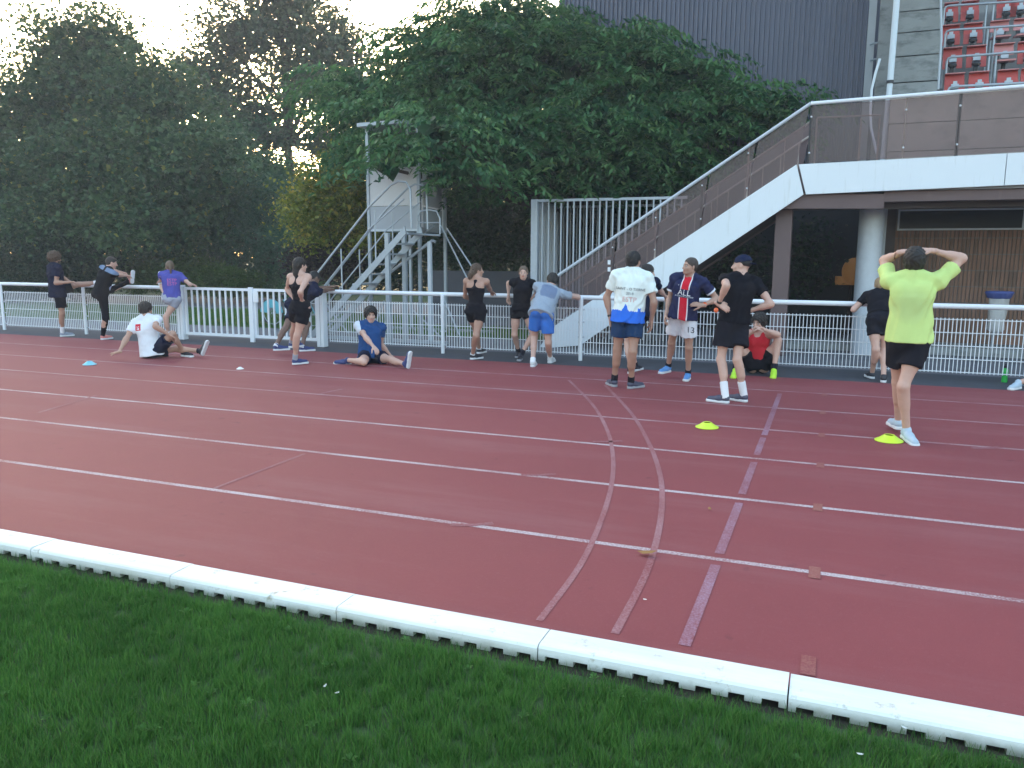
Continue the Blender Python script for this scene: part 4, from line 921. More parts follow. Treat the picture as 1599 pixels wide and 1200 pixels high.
def nets(Fd, o, h):
    ins = Fd < 0; nx, ny, nz = Fd.shape
    cnt = sum(ins[i:nx-1+i, j:ny-1+j, k:nz-1+k].astype(np.int8) for i in (0, 1) for j in (0, 1) for k in (0, 1))
    act = np.argwhere((cnt > 0) & (cnt < 8)); idx = np.full(cnt.shape, -1, np.int32); idx[tuple(act.T)] = np.arange(len(act))
    cor = [(i, j, k) for i in (0, 1) for j in (0, 1) for k in (0, 1)]; val = np.stack([Fd[act[:, 0]+i, act[:, 1]+j, act[:, 2]+k] for i, j, k in cor], 1)
    pos = np.zeros((len(act), 3)); num = np.zeros(len(act))
    for a in range(8):
        for b in range(a+1, 8):
            ca, cb = np.array(cor[a]), np.array(cor[b])
            if np.abs(ca-cb).sum() != 1: continue
            va, vb = val[:, a], val[:, b]; m = (va < 0) != (vb < 0); t = np.where(m, va/(va-vb+1e-12), 0)
            pos += np.where(m[:, None], ca+t[:, None]*(cb-ca), 0); num += m
    V = (act+pos/num[:, None])*h+o; Q = []
    for ax in range(3):
        sl0 = [slice(None)]*3; sl1 = [slice(None)]*3; sl0[ax] = slice(0, -1); sl1[ax] = slice(1, None)
        A, Bm = ins[tuple(sl0)], ins[tuple(sl1)]; E = np.argwhere(A != Bm); o1, o2 = (ax+1) % 3, (ax+2) % 3
        E = E[(E[:, o1] > 0) & (E[:, o2] > 0) & (E[:, o1] < Fd.shape[o1]-1) & (E[:, o2] < Fd.shape[o2]-1)]
        if not len(E): continue
        s_ = A[tuple(E.T)]; d1 = np.zeros(3, int); d1[o1] = 1; d2 = np.zeros(3, int); d2[o2] = 1
        q = np.stack([idx[tuple((E-d1-d2).T)], idx[tuple((E-d2).T)], idx[tuple(E.T)], idx[tuple((E-d1).T)]], 1)
        q[~s_] = q[~s_][:, ::-1]; Q.append(q)
    Q = np.concatenate(Q) if Q else np.zeros((0, 4), int); Q = Q[(Q >= 0).all(1)]
    return V, Q
def wrinkle(seed, amp, along=(0, 0, 1), f=58):
    g = np.random.default_rng(seed); K = g.normal(size=(4, 3)); K /= np.linalg.norm(K, axis=1)[:, None]; ph = g.uniform(0, 6.28, 8); al = np.array(along, float)
    def w(P):
        wa = .5*np.sin(P@K[0]*f*.5+ph[0])+.5*np.sin(P@K[1]*f*.7+ph[1]); z = P@al
        a = np.sin(P@K[2]*f*.8+2.4*wa+ph[2]+z*f*.7); b = np.sin(P@K[3]*f*1.5+2.8*wa+ph[3]-z*f*.3); m = .5+.5*np.sin(P@K[1]*9+ph[4])
        return amp*(a*m+.55*b*(1-m)-.2)
    return w
# ---------------- materials for people
def skin_mat(name, c):
    m, n, l, bs = mat_new(name); a = n.new('ShaderNodeAttribute'); a.attribute_name = 'Col'
    g = n.new('ShaderNodeNewGeometry'); f = noise(n, l, 14, 4, .6, coord=g.outputs['Position'])
    mx = n.new('ShaderNodeMix'); mx.data_type = 'RGBA'; mx.blend_type = 'MULTIPLY'; mx.inputs[0].default_value = 1
    l.new(mixc(n, l, f, tuple(x*.88 for x in c), tuple(min(1, x*1.1) for x in c)), mx.inputs[6]); l.new(a.outputs['Color'], mx.inputs[7]); l.new(mx.outputs[2], bs.inputs['Base Color'])
    bs.inputs['Roughness'].default_value = .5; bs.inputs['Subsurface Weight'].default_value = .0
    bump(n, l, noise(n, l, 300, 2, .5, coord=g.outputs['Position']), .12, .002, bs); return m
SK = {'fair': skin_mat('fair_skin', (.56, .34, .27)), 'light': skin_mat('light_skin', (.46, .27, .20)), 'tan': skin_mat('tanned_skin', (.40, .225, .165)), 'brown': skin_mat('brown_skin', (.16, .085, .060))}
def cloth(name, c, sheen=.3, nodes=None, rough=.85, vary=.10):
    m, n, l, bs = mat_new(name); a = n.new('ShaderNodeAttribute'); a.attribute_name = 'gpos'; a.attribute_type = 'GEOMETRY'
    g = n.new('ShaderNodeNewGeometry'); f = noise(n, l, 9, 5, .6, coord=g.outputs['Position'])
    base = mixc(n, l, f, tuple(x*(1-vary) for x in c), tuple(min(1, x*(1+vary)) for x in c))
    if nodes:
        sp = n.new('ShaderNodeSeparateXYZ'); l.new(a.outputs['Vector'], sp.inputs[0]); base = nodes(n, l, base, sp.outputs[0], sp.outputs[1], sp.outputs[2], a.outputs['Vector'])
    l.new(base, bs.inputs['Base Color']); bs.inputs['Roughness'].default_value = rough; bs.inputs['Specular IOR Level'].default_value = .12
    bump(n, l, noise(n, l, 500, 2, .5, coord=g.outputs['Position']), .25, .002, bs); return m
def box_mask(n, l, x, a, b): return mth(n, l, 'MULTIPLY', mth(n, l, 'GREATER_THAN', x, a), mth(n, l, 'LESS_THAN', x, b))
CL = {}
CL['black'] = cloth('black_cloth', (.008, .008, .013)); CL['navy'] = cloth('navy_cloth', (.009, .013, .036)); CL['charcoal'] = cloth('charcoal_cloth', (.013, .013, .020))
CL['navy_blue'] = cloth('blue_navy_cloth', (.018, .045, .11)); CL['royal'] = cloth('royal_blue_cloth', (.05, .17, .56)); CL['white'] = cloth('white_cloth', (.74, .76, .82))
CL['grey_short'] = cloth('pale_grey_cloth', (.36, .38, .46)); CL['red'] = cloth('red_cloth', (.50, .022, .035))
CL['sock_white'] = cloth('white_sock', (.76, .76, .80)); CL['sock_black'] = cloth('black_sock', (.02, .02, .03)); CL['sock_grey'] = cloth('grey_sock', (.35, .36, .42))
def n_stain(n, l, b, x, y, z, v):      # darker sweat patch between the shoulder blades
    d = mth(n, l, 'ADD', mth(n, l, 'POWER', mth(n, l, 'DIVIDE', x, .13), 4), mth(n, l, 'POWER', mth(n, l, 'DIVIDE', mth(n, l, 'ADD', z, .15), .16), 4))
    d = mth(n, l, 'ADD', d, mth(n, l, 'MULTIPLY', noise(n, l, 18, 3, coord=v), .5))
    return mixc(n, l, mth(n, l, 'MULTIPLY', mth(n, l, 'SUBTRACT', 1, ramp(n, l, d, .9, 1.25)), mth(n, l, 'LESS_THAN', y, .0)), b, (.17, .21, .31))
CL['grey_tee'] = cloth('heather_grey_cloth', (.31, .355, .43), nodes=n_stain)
def n_lime(n, l, b, x, y, z, v):
    d = mth(n, l, 'ADD', mth(n, l, 'POWER', mth(n, l, 'DIVIDE', x, .15), 2), mth(n, l, 'POWER', mth(n, l, 'DIVIDE', mth(n, l, 'ADD', z, .24), .15), 2))
    return mixc(n, l, mth(n, l, 'MULTIPLY', mth(n, l, 'SUBTRACT', 1, ramp(n, l, mth(n, l, 'ADD', d, noise(n, l, 8, 3, coord=v)), .8, 1.9)), .6), b, (.44, .54, .22))
CL['lime'] = cloth('lime_cloth', (.56, .70, .25), nodes=n_lime)
def n_sky(n, l, b, x, y, z, v):        # blue city skyline along the hem
    saw = mth(n, l, 'PINGPONG', mth(n, l, 'MULTIPLY', x, 11), .5); s2 = mth(n, l, 'PINGPONG', mth(n, l, 'ADD', mth(n, l, 'MULTIPLY', x, 29), .13), .4)
    spire = mth(n, l, 'MAXIMUM', mth(n, l, 'SUBTRACT', .085, mth(n, l, 'MULTIPLY', mth(n, l, 'ABSOLUTE', mth(n, l, 'ADD', x, .035)), 1.9)), 0)
    tw = mth(n, l, 'MULTIPLY', box_mask(n, l, x, .115, .15), .035)
    top = mth(n, l, 'ADD', mth(n, l, 'ADD', mth(n, l, 'MULTIPLY', saw, .018), mth(n, l, 'MULTIPLY', s2, .030)), mth(n, l, 'ADD', spire, tw))
    return mixc(n, l, mth(n, l, 'LESS_THAN', z, mth(n, l, 'ADD', top, -.462)), b, (.035, .16, .70))
CL['sky_tee'] = cloth('white_skyline_cloth', (.74, .80, .78), nodes=n_sky)
def n_stripe(n, l, b, x, y, z, v):     # navy jersey with a red band edged white
    xx = mth(n, l, 'ADD', x, mth(n, l, 'MULTIPLY', mth(n, l, 'MINIMUM', mth(n, l, 'ADD', z, .24), 0), -.12))
    ax = mth(n, l, 'ABSOLUTE', xx); fr = mth(n, l, 'GREATER_THAN', y, .0)
    b = mixc(n, l, mth(n, l, 'MULTIPLY', mth(n, l, 'LESS_THAN', ax, .062), fr), b, (.75, .72, .76))
    b = mixc(n, l, mth(n, l, 'MULTIPLY', mth(n, l, 'LESS_THAN', ax, .048), fr), b, (.62, .02, .04))
    return mixc(n, l, mth(n, l, 'MULTIPLY', mth(n, l, 'MULTIPLY', box_mask(n, l, z, -.262, -.155), mth(n, l, 'LESS_THAN', mth(n, l, 'ABSOLUTE', x), .14)), fr), b, (.022, .026, .075))
CL['jersey'] = cloth('striped_jersey_cloth', (.022, .026, .075), nodes=n_stripe)
def n_redpatch(n, l, b, x, y, z, v):
    f = mth(n, l, 'MULTIPLY', mth(n, l, 'MULTIPLY', box_mask(n, l, x, -.15, -.045), box_mask(n, l, z, -.17, -.065)), mth(n, l, 'LESS_THAN', y, 0))
    g = mth(n, l, 'MULTIPLY', box_mask(n, l, x, -.12, -.07), box_mask(n, l, z, -.155, -.10))
    b = mixc(n, l, f, b, (.60, .03, .05)); return mixc(n, l, mth(n, l, 'MULTIPLY', f, mth(n, l, 'MULTIPLY', g, mth(n, l, 'GREATER_THAN', noise(n, l, 60, 1, coord=v), .45))), b, (.75, .7, .75))
CL['patch_tee'] = cloth('white_patch_cloth', (.74, .76, .82), nodes=n_redpatch)
def n_whiteshoulder(n, l, b, x, y, z, v):
    return mixc(n, l, mth(n, l, 'MULTIPLY', mth(n, l, 'GREATER_THAN', x, .185), mth(n, l, 'GREATER_THAN', z, -.22)), b, (.60, .64, .72))
CL['blue_tee'] = cloth('petrol_blue_cloth', (.018, .065, .20), nodes=n_whiteshoulder)
def n_side(n, l, b, x, y, z, v):
    d = mth(n, l, 'ADD', mth(n, l, 'POWER', mth(n, l, 'DIVIDE', mth(n, l, 'ADD', z, .33), .10), 2), mth(n, l, 'POWER', mth(n, l, 'DIVIDE', mth(n, l, 'ADD', y, mth(n, l, 'MULTIPLY', z, .4)), .16), 2))
    b = mixc(n, l, mth(n, l, 'MULTIPLY', mth(n, l, 'LESS_THAN', d, .35), mth(n, l, 'GREATER_THAN', x, .07)), b, (.40, .42, .60))
    return mixc(n, l, mth(n, l, 'MULTIPLY', box_mask(n, l, z, -.03, .05), mth(n, l, 'GREATER_THAN', mth(n, l, 'ABSOLUTE', x), .03)), b, (.16, .22, .34))
CL['black_panel'] = cloth('black_panelled_cloth', (.008, .009, .013), nodes=n_side)
CL['violet'] = cloth('violet_blue_cloth', (.085, .085, .34))
def n_seam(n, l, b, x, y, z, v): return mixc(n, l, mth(n, l, 'GREATER_THAN', mth(n, l, 'ABSOLUTE', x), .178), b, (.55, .57, .66))
CL['grey_short'] = cloth('pale_grey_cloth', (.34, .36, .44), nodes=n_seam)
def shoe_mats(name, c): return simple(name, c, .55, vary=.12, scale=25)
SH = {k: shoe_mats(k+'_shoe', c) for k, c in dict(navy=(.03, .045, .16), black=(.02, .02, .03), grey=(.26, .29, .36), pale_blue=(.30, .42, .60), white=(.62, .64, .66), coral=(.62, .20, .18), blue=(.10, .28, .62), neon=(.50, .85, .05), dusk=(.06, .06, .10), ice=(.42, .52, .62)).items()}
SOLE_W = simple('white_sole', (.66, .67, .70), .6, vary=.08, scale=20); SOLE_G = simple('grey_sole', (.30, .30, .33), .6); SOLE_N = simple('neon_sole', (.5, .8, .05), .5); SOLE_B = simple('black_sole', (.03, .03, .035), .7)
HAIR = {k: simple(k+'_hair', c, .55, vary=.45, scale=40, bmp=.5, stretch=(3, 3, .6)) for k, c in dict(black=(.006, .005, .006), dark=(.013, .009, .008), brown=(.075, .045, .028), mid=(.13, .085, .055), blond=(.30, .20, .11), crop=(.055, .040, .033)).items()}
EYE_W = simple('eye_white', (.34, .32, .31), .35); EYE_D = simple('iris_brown', (.03, .02, .015), .15)
BAND_O = plas('orange_band', (.75, .13, .03)); BAND_B = plas('black_band', (.02, .02, .02))
TXT = {'black': plas('black_print', (.03, .03, .05)), 'white': plas('white_print', (.8, .8, .8)), 'red': plas('faded_red_print', (.62, .30, .30)), 'coral': plas('coral_print', (.55, .10, .30)), 'grey': plas('grey_print', (.45, .5, .55))}

def net_obj(name, fld, h, mat, parent, wr=None, frame=None, lo=None, hi=None, tint=None):
    V, Q = fld.mesh(h, lo, hi, wr)
    vec = None
    if frame is not None: o, X, Y, Z = frame; vec = np.stack([(V-o)@X, (V-o)@Y, (V-o)@Z], 1)
    me = np_mesh(name, V, Q, colors=tint(V) if tint else None, smooth=True, vec=vec)
    return link(name, me, mat, parent)
def ik(a, c, L1, L2, hint):
    a, c, hint = map(np.array, (a, c, hint)); d = c-a; D = np.linalg.norm(d); u = d/D
    if D > (L1+L2)*.998: D = (L1+L2)*.998; c = a+u*D
    if D < abs(L1-L2)+.03: D = abs(L1-L2)+.03; c = a+u*D
    x = (L1*L1-L2*L2+D*D)/(2*D); r = math.sqrt(max(L1*L1-x*x, 0)); w = (hint-a)-u*((hint-a)@u); return a+u*x+nrm(w)*r, c
def hand(fld, w, d, pn, side, s, curl=.5, spread=.0):
    """side=+1: thumb on +across"""
    d = nrm(d); pn = nrm(pn-d*(pn@d)); ac = np.cross(d, pn)*side
    k = w+d*.085*s
    for o in (.028, .010, -.009, -.027): fld.cone(w+ac*o*.5*s, k+ac*o*s-d*abs(o)*.25*s, .017*s, .0125*s, .012)
    for o, L in ((.030, .070), (.010, .079), (-.0105, .073), (-.030, .058)):
        b = k+ac*o*s-d*abs(o)*.25*s; ang = 0; dd = d+ac*spread*o*8
        for j, (fr, r0, r1) in enumerate(((.46, .0100, .0092), (.31, .0092, .0085), (.23, .0085, .0075))):
            ang += curl*(.75, 1.0, .7)[j]; v = nrm(dd*math.cos(ang)+pn*math.sin(ang)); e_ = b+v*L*fr*s; fld.cone(b, e_, r0*s, r1*s, .004); b = e_
    b = w+d*.022*s+ac*.020*s; v = nrm(d*.62+ac*.72+pn*.30); e_ = b+v*.045*s; fld.cone(b, e_, .016*s, .0125*s, .012)
    v2 = nrm(d*.85+ac*.35+pn*(.30+curl*.5)); e2 = e_+v2*.032*s; fld.cone(e_, e2, .0118*s, .0105*s, .006); fld.cone(e2, e2+nrm(v2+pn*.25)*.024*s, .0105*s, .0088*s, .004)
NP = [0]
def person(label, H, pel, nck, legs, arms, rel, rel_c=None, fem=False, head=(0, 0), hp=None, skin='light', hair=('dark', 'short'), top=('tee', 'black'), hem=None, bottom=('shorts', 'black', .55),
           shoes=('navy', 'w'), socks=('white', .10), build=1.0, face=1, group='people stretching and resting beside the track', lean=0, spine=.285, baggy=1.0, sleeve=.56, extra=None):
    NP[0] += 1; seed = NP[0]; s = H/1.75; pel = np.array(pel, float)
    az = R(ray_az(799.5+F_PX*0)) if False else None
    def azv(rl): a = R(rl); return V3(math.cos(a), math.sin(a), 0)
    base_az = math.degrees(math.atan2(pel[1], pel[0]))
    Fp = azv(base_az+rel); Fc = azv(base_az+(rel if rel_c is None else rel_c))
    U = nrm(np.array(nck)-pel); N = pel+U*spine*H
    Fp = nrm(Fp-U*(Fp@U)); Fc = nrm(Fc-U*(Fc@U)); Rp = np.cross(Fp, U); Rc = np.cross(Fc, U)
    hj = .050*H; sj = (.098 if fem else .108)*H
    hip = {+1: pel+Rp*hj-U*.015, -1: pel-Rp*hj-U*.015}
    sh = {+1: N+Rc*sj-U*.035*s, -1: N-Rc*sj-U*.035*s}
    Lt, Ls, La, Lf = .245*H, .246*H, .172*H, .150*H
    t = empty('person', (pel[0], pel[1], 0.0), label, 'person', group)
    f = Field(); W = (.93 if fem else 1.0)*build*s
    pw = (1.06 if fem else 1.0)*s*build
    AX = lambda X, Y, Z: np.array([X, Y, Z])
    fr_p, fr_c = AX(Rp, Fp, U), AX(Rc, Fc, U); Rm, Fm = nrm(Rp+Rc), nrm(Fp+Fc)
    parts_t = [('ell', pel+U*.035*s, fr_p, (.150*pw, .105*pw, .105*s), .04)]+[('ball', pel-Fp*.042*s+Rp*q*.068*s-U*.035*s, .080*pw, .03) for q in (1, -1)]
    parts_b = [('ell', pel+U*.155*s, AX(Rm, Fm, U), ((.115 if fem else .132)*W, (.088 if fem else .098)*W, .13*s), .06)]
    parts_r = [('ell', N-U*.175*s-Fc*.005, fr_c, (.150*W, .108*W, .165*s), .06)]
    if fem: parts_r += [('ball', N-U*.155*s+Fc*.075*s+Rc*q*.060*s, .055*s, .03) for q in (1, -1)]
    else: parts_r += [('ell', N-U*.125*s+Fc*.055*s+Rc*q*.070*s, fr_c, (.080*W, .05*W, .065*s), .03) for q in (1, -1)]
    parts_r += [('ell', N-U*.12*s-Fc*.05*s+Rc*q*.08*s, fr_c, (.08*W, .05*W, .09*s), .03) for q in (1, -1)]
    def put(F_, L_, t_):
        for p in L_:
            if p[0] == 'ell': F_.ell(p[1], p[2], tuple(x+t_ for x in p[3]), p[4])
            else: F_.ball(p[1], p[2]+t_, p[3])
    put(f, parts_t+parts_b+parts_r, 0)
    for q in (1, -1):
        f.cone(N+U*.035*s, sh[q]+U*.012*s, .046*W, .040*W, .04); f.ball(sh[q], .055*W, .04)
    hd_c = np.array(hp, float) if hp is not None else None
    # head
    hz, hpitch = head; Fh0 = azv(base_az+hz)
    nk_dir = nrm(U*.8+Fc*.28+V3(0, 0, .35)) if hd_c is None else nrm(hd_c-N)
    hc = N+nk_dir*(.150*s if not fem else .148*s)
    Uh = nrm(V3(0, 0, 1)*.8+nk_dir*.4+Fh0*0); ph = R(hpitch); Fh = nrm(Fh0*math.cos(ph)+V3(0, 0, 1)*math.sin(ph)); Uh = nrm(Uh-Fh*(Uh@Fh)); Rh = np.cross(Fh, Uh); fh = AX(Rh, Fh, Uh); hs_ = .97*s if fem else s
    L = lambda x, y, z: hc+(Rh*x+Fh*y+Uh*z)*hs_
    f.cone(N-U*.01, L(0, -.018, -.03), (.047 if fem else .056)*s, (.046 if fem else .055)*s, .03)
    bodylimit = hc-nk_dir*.075*s
    f.ell(L(0, -.012, .035), fh, (.073*hs_, .092*hs_, .080*hs_), .02)
    f.ell(L(0, .022, -.025), fh, (.058*hs_, .068*hs_, .082*hs_), .03)
    f.ball(L(0, .068, -.085), .018*hs_, .025)                                   # chin
    f.cone(L(.045, .0, -.06), L(.012, .06, -.088), .018*hs_, .014*hs_, .02); f.cone(L(-.045, .0, -.06), L(-.012, .06, -.088), .018*hs_, .014*hs_, .02)
    for q in (1, -1):
        f.cone(L(q*.010, .083, .021), L(q*.045, .066, .020), .010*hs_, .008*hs_, .010)   # brow ridge
        f.ball(L(q*.030, .094, .003), .016*hs_, .012, 's')                      # eye socket
        f.ball(L(q*.040, .058, -.022), .018*hs_, .02)                            # cheekbone
        f.ell(L(q*.074, -.006, -.006), AX(nrm(Rh*q+Fh*-.35), nrm(Fh+Rh*q*.35), Uh), (.007*hs_, .019*hs_, .031*hs_), .008)   # ear
        f.ball(L(q*.011, .094, -.034), .0085*hs_, .008)
    f.cone(L(0, .084, .016), L(0, .107, -.028), .0075*hs_, .0115*hs_, .010)                # nose
    f.cone(L(-.016, .080, -.054), L(.016, .080, -.054), .0085*hs_, .0085*hs_, .008); f.cone(L(-.013, .079, -.066), L(.013, .079, -.066), .0085*hs_, .0085*hs_, .006)
    f.cone(L(-.02, .0915, -.060), L(.02, .0915, -.060), .0028, .0028, .004, 's')
    # arms
    J = {}
    hands = []
    for q, spec in arms.items():
        w, e = ik(sh[q], spec['w'], La, Lf, spec['e'])[::-1]; J['e', q], J['w', q] = e, w
        f.cone(sh[q], e, .047*W, .036*W, .035); mid = sh[q]+(e-sh[q])*.45; f.cone(mid-.04*nrm(e-sh[q]), mid+.05*nrm(e-sh[q]), .044*W, .042*W, .02)
        fd = nrm(w-e); f.cone(e, w, .036*W, .0245*W, .025); f.cone(e+fd*.03*s, e+fd*.10*s, .040*W, .036*W, .03)
        hd = spec.get('d'); hd = fd if hd is None else nrm(hd); pn = spec.get('pn')
        if pn is None: pn = pel-w; pn = pn-hd*(pn@hd); pn = pn if np.linalg.norm(pn) > .02 else -Fc
        ac = np.cross(hd, nrm(np.array(pn, float)-hd*(np.array(pn, float)@hd))); ths = spec.get('th'); tdir = Fc if ths is None else np.array(ths, float)
        sd = 1 if ac@tdir >= 0 else -1
        hands.append((w, hd, np.array(pn, float), sd, spec.get('curl', .35)))
    hand_f = []
    for (w, hd, pn, sd, cu) in hands:
        hf = Field(); hf.cone(w-hd*.03, w+hd*.01, .0245*W, .022*s, .01); hand(hf, w, hd, pn, sd, s*(.92 if fem else 1.0), cu); hand_f.append(hf)
    # legs
    feet = []
    for q, spec in legs.items():
        k, a = ik(hip[q], spec['a'], Lt, Ls, spec['k']); J['k', q], J['a', q] = k, a
        td = np.array(spec['toe'], float) if 'toe' in spec else Fp; td = nrm(td); sn = spec.get('sn'); sn = nrm(V3(0, 0, 1) if sn is None else np.array(sn, float)); td = nrm(td-sn*(td@sn)) if 'sn' not in spec else td; sn = nrm(sn-td*(sn@td))
        td_b = nrm(nrm(k-hip[q])-nrm(a-k)+td*.25); bk_ = td-nrm(a-k)*(td@nrm(a-k)); bk_ = -nrm(bk_) if np.linalg.norm(bk_) > .1 else -Fp
        u = nrm(k-hip[q]); T_ = (1.02 if fem else 1.0)*build*s
        f.cone(hip[q]+U*.0, hip[q]+(k-hip[q])*.55, .083*T_, .067*T_, .05); f.cone(hip[q]+(k-hip[q])*.5, k, .067*T_, .048*T_, .03)
        f.ball(k-bk_*.008, .047*T_, .02); v = nrm(a-k)
        f.cone(k, a, .045*T_, .033*T_, .03); f.cone(k+v*.07*s+bk_*.014, k+v*.19*s+bk_*.018, .045*T_, .040*T_, .04)
        feet.append((q, a, td, sn))
    lo, hi = None, None
    V1, Q1 = f.mesh(.0115); 
    # finer head: same field, sampled tighter, replaces the coarse head
    hl = hc-.17*s; hh_ = hc+.17*s
    def inhead(V): return ((V-bodylimit)@nk_dir > 0) & (np.linalg.norm(V-hc, axis=1) < .17*s)
    keep = ~inhead(V1); kq = keep[Q1].all(1); Q1 = Q1[kq]
    V2, Q2 = f.mesh(.0058, hl, hh_); k2 = ((V2-bodylimit)@nk_dir > -.014) & (np.linalg.norm(V2-hc, axis=1) < .168*s); Q2 = Q2[k2[Q2].all(1)]
    Vs, Qs = [V1, V2], [Q1, Q2+len(V1)]; off = len(V1)+len(V2)
    for hf in hand_f:
        v_, q_ = hf.mesh(.0042); Vs.append(v_); Qs.append(q_+off); off += len(v_)
    V = np.concatenate(Vs); Q = np.concatenate(Qs)
    used = np.unique(Q); rm = np.full(len(V), -1); rm[used] = np.arange(len(used)); V = V[used]; Q = rm[Q]
    X = (V-hc)@fh.T/hs_; tint = np.ones((len(V), 3)); near = np.linalg.norm(X, axis=1) < .16
    lip = near & (np.abs(X[:, 0]) < .021) & (X[:, 1] > .075) & (X[:, 2] < -.050) & (X[:, 2] > -.072); tint[lip] = (.82, .55, .55)
    brow = near & (np.abs(np.abs(X[:, 0])-.030) < .020) & (X[:, 1] > .065) & (X[:, 2] > .017) & (X[:, 2] < .028); tint[brow] = (.28, .24, .22) if hair[0] not in ('blond', 'mid') else (.55, .5, .45)
    if hair[1] in ('crop', 'stubble') or (len(hair) > 2 and hair[2] == 'stubble'):
        b = near & (X[:, 1] > .0) & (X[:, 2] < -.045) & ~lip; tint[b] = (.90, .87, .87)
    link('body', np_mesh('body', V, Q, tint, smooth=True), SK[skin], t)
    if face:
        mb = MB(); mi = MB()
        for q in (1, -1):
            c = L(q*.030, .0735, .003); mb.ball(tuple(c), .0118*hs_, 10, 8)
            eo = MB().ball(tuple(c), .0118*hs_, 10, 8).build('eye', EYE_W, t, smooth=True); MB().ball(tuple(c+Fh*.0085*hs_), .0052*hs_, 8, 6).build('iris', EYE_D, eo, smooth=True)
    # ---- hair
    hk, hstyle = hair[0], hair[1]
    hfld = Field(); vol = {'short': .012, 'crop': .0045, 'stubble': .004, 'curly': .030, 'messy': .020, 'pony': .009, 'long': .014, 'bun': .010, 'cap': .0, 'fluffy': .036}[hstyle]
    if hstyle != 'cap':
        hfld.ell(L(0, -.014, .038), fh, ((.074+vol)*hs_, (.093+vol)*hs_, (.081+vol)*hs_), .02)
        hfld.ell(L(0, -.045, -.005), fh, ((.066+vol*.8)*hs_, (.052+vol)*hs_, (.060+vol*.5)*hs_), .02)
        fw = {'short': .0, 'messy': -.008, 'curly': -.008, 'crop': .0, 'stubble': 0, 'fluffy': -.012}.get(hstyle, .004)
        hfld.ell(L(0, .100, -.035), fh, ((.075)*hs_, (.080)*hs_, (.098+fw)*hs_), .012, 's')
        hfld.ell(L(0, .055, -.070), fh, (.105*hs_, .062*hs_, .062*hs_), .01, 's')
        if hstyle not in ('long', 'pony', 'bun', 'fluffy'):
            hfld.plane(L(0, -.05, -.052), -Uh*1.0-Fh*.15, .01) if False else None
        if hstyle == 'pony':
            p0 = L(0, -.105, .03); hfld.ball(p0, .022, .01); hfld.cone(p0, p0-Fh*.03-V3(0, 0, .07), .020, .022, .015); hfld.cone(p0-Fh*.03-V3(0, 0, .07), p0-Fh*.015-V3(0, 0, .20), .022, .010, .015)
        if hstyle == 'long':
            p0 = L(0, -.075, -.02); hfld.cone(p0, p0-U*.10*1-Fh*.005, .058, .045, .03); hfld.cone(p0+Rh*.02-U*.08, p0-U*.19, .040, .018, .03)
        if hstyle == 'bun':
            p0 = L(0, -.095, -.045); hfld.ell(p0, fh, (.062, .05, .055), .03); hfld.ell(p0-Fh*.03-V3(0, 0, .05), fh, (.045, .04, .05), .03)
        amp = {'curly': .009, 'messy': .006, 'fluffy': .011, 'bun': .006, 'long': .004, 'pony': .0035, 'short': .0042}.get(hstyle, .0022)
        fq = 90 if hstyle in ('curly', 'messy', 'fluffy', 'bun') else 120
        def hw(P_, amp=amp, fq=fq): return amp*(np.sin(P_[:, 0]*fq+2*np.sin(P_[:, 2]*fq*.6))*np.sin(P_[:, 1]*fq*1.1+P_[:, 2]*fq*.8))
        net_obj('hair', hfld, .0062, HAIR[hk], t, wr=hw)
        if len(hair) > 2 and hair[2] == 'beard':
            bf = Field().ell(L(0, .040, -.068), fh, (.060*hs_, .062*hs_, .048*hs_), .01).ell(L(0, .085, -.035), fh, (.030, .03, .028), .01, 's').cone(L(-.026, .092, -.046), L(.026, .092, -.046), .009, .009, .01)
            net_obj('beard', bf, .006, HAIR[hk], t, wr=lambda P_: .003*np.sin(P_[:, 0]*150)*np.sin(P_[:, 2]*140+P_[:, 1]*90))
    else:
        hfld.ell(L(0, -.025, .030), fh, (.077*hs_, .088*hs_, .055*hs_), .02); hfld.ell(L(0, .100, -.035), fh, (.075, .080, .098), .012, 's'); net_obj('hair', hfld, .0062, HAIR[hk], t)
        cf = Field().ell(L(0, -.014, .042), fh, (.083*hs_, .102*hs_, .088*hs_), .02); cf.plane(L(0, 0, .036), -Uh-Fh*.25, .004); cf.ell(L(0, -.118, .030), fh, (.055*hs_, .050*hs_, .010*hs_), .012)
        net_obj('cap', cf, .006, cloth('navy_cap_cloth', (.012, .018, .050)), t)
    # ---- top garment
    fr = (N, Rc, Fc, U); kind, tc = top[0], top[1]; g = Field()
    hem_off = (hem if hem is not None else -.045)-.035 if kind != 'racer' and kind != 'vest' else .02
    hp_ = pel+U*hem_off*s
    if kind in ('tee', 'longtee'):
        put(g, parts_r, .016*baggy+.002); put(g, parts_b, .012)
        bx = 1.0*baggy; g.ball(N-U*.012*s-Fc*.010, .064*W, .04)
        g.tubecap(N-U*.17*s-Fm*.004, hp_-Fm*.010, Rm, (.158*W*bx**.5, .118*W), ((.196 if not fem else .184)*W*bx, (.156 if not fem else .150)*W*bx), .05)
        for q in (1, -1):
            e = J['e', q]; ar = nrm(e-sh[q]); g.cone(N+U*.036*s+Rc*q*.030-Fc*.004, sh[q]+U*.016*s, .056*W, .050*W, .035); g.ball(sh[q], .064*W, .04)
            sl = .97*La if kind == 'longtee' else sleeve*La
            g.tubecap(sh[q], sh[q]+ar*sl, Fc, (.064*W, .064*W), (.060*W*bx, .066*W*bx), .035)
            if kind == 'longtee': w_ = J['w', q]; g.cone(e, e+(w_-e)*.9, .046, .036, .02)
        net_obj('shirt', g, .0105, CL[tc], t, wr=wrinkle(seed, .0066 if baggy >= 1 else .0045), frame=fr)
    else:
        put(g, parts_r, .007); put(g, parts_b, .008); put(g, parts_t[:1], .008)
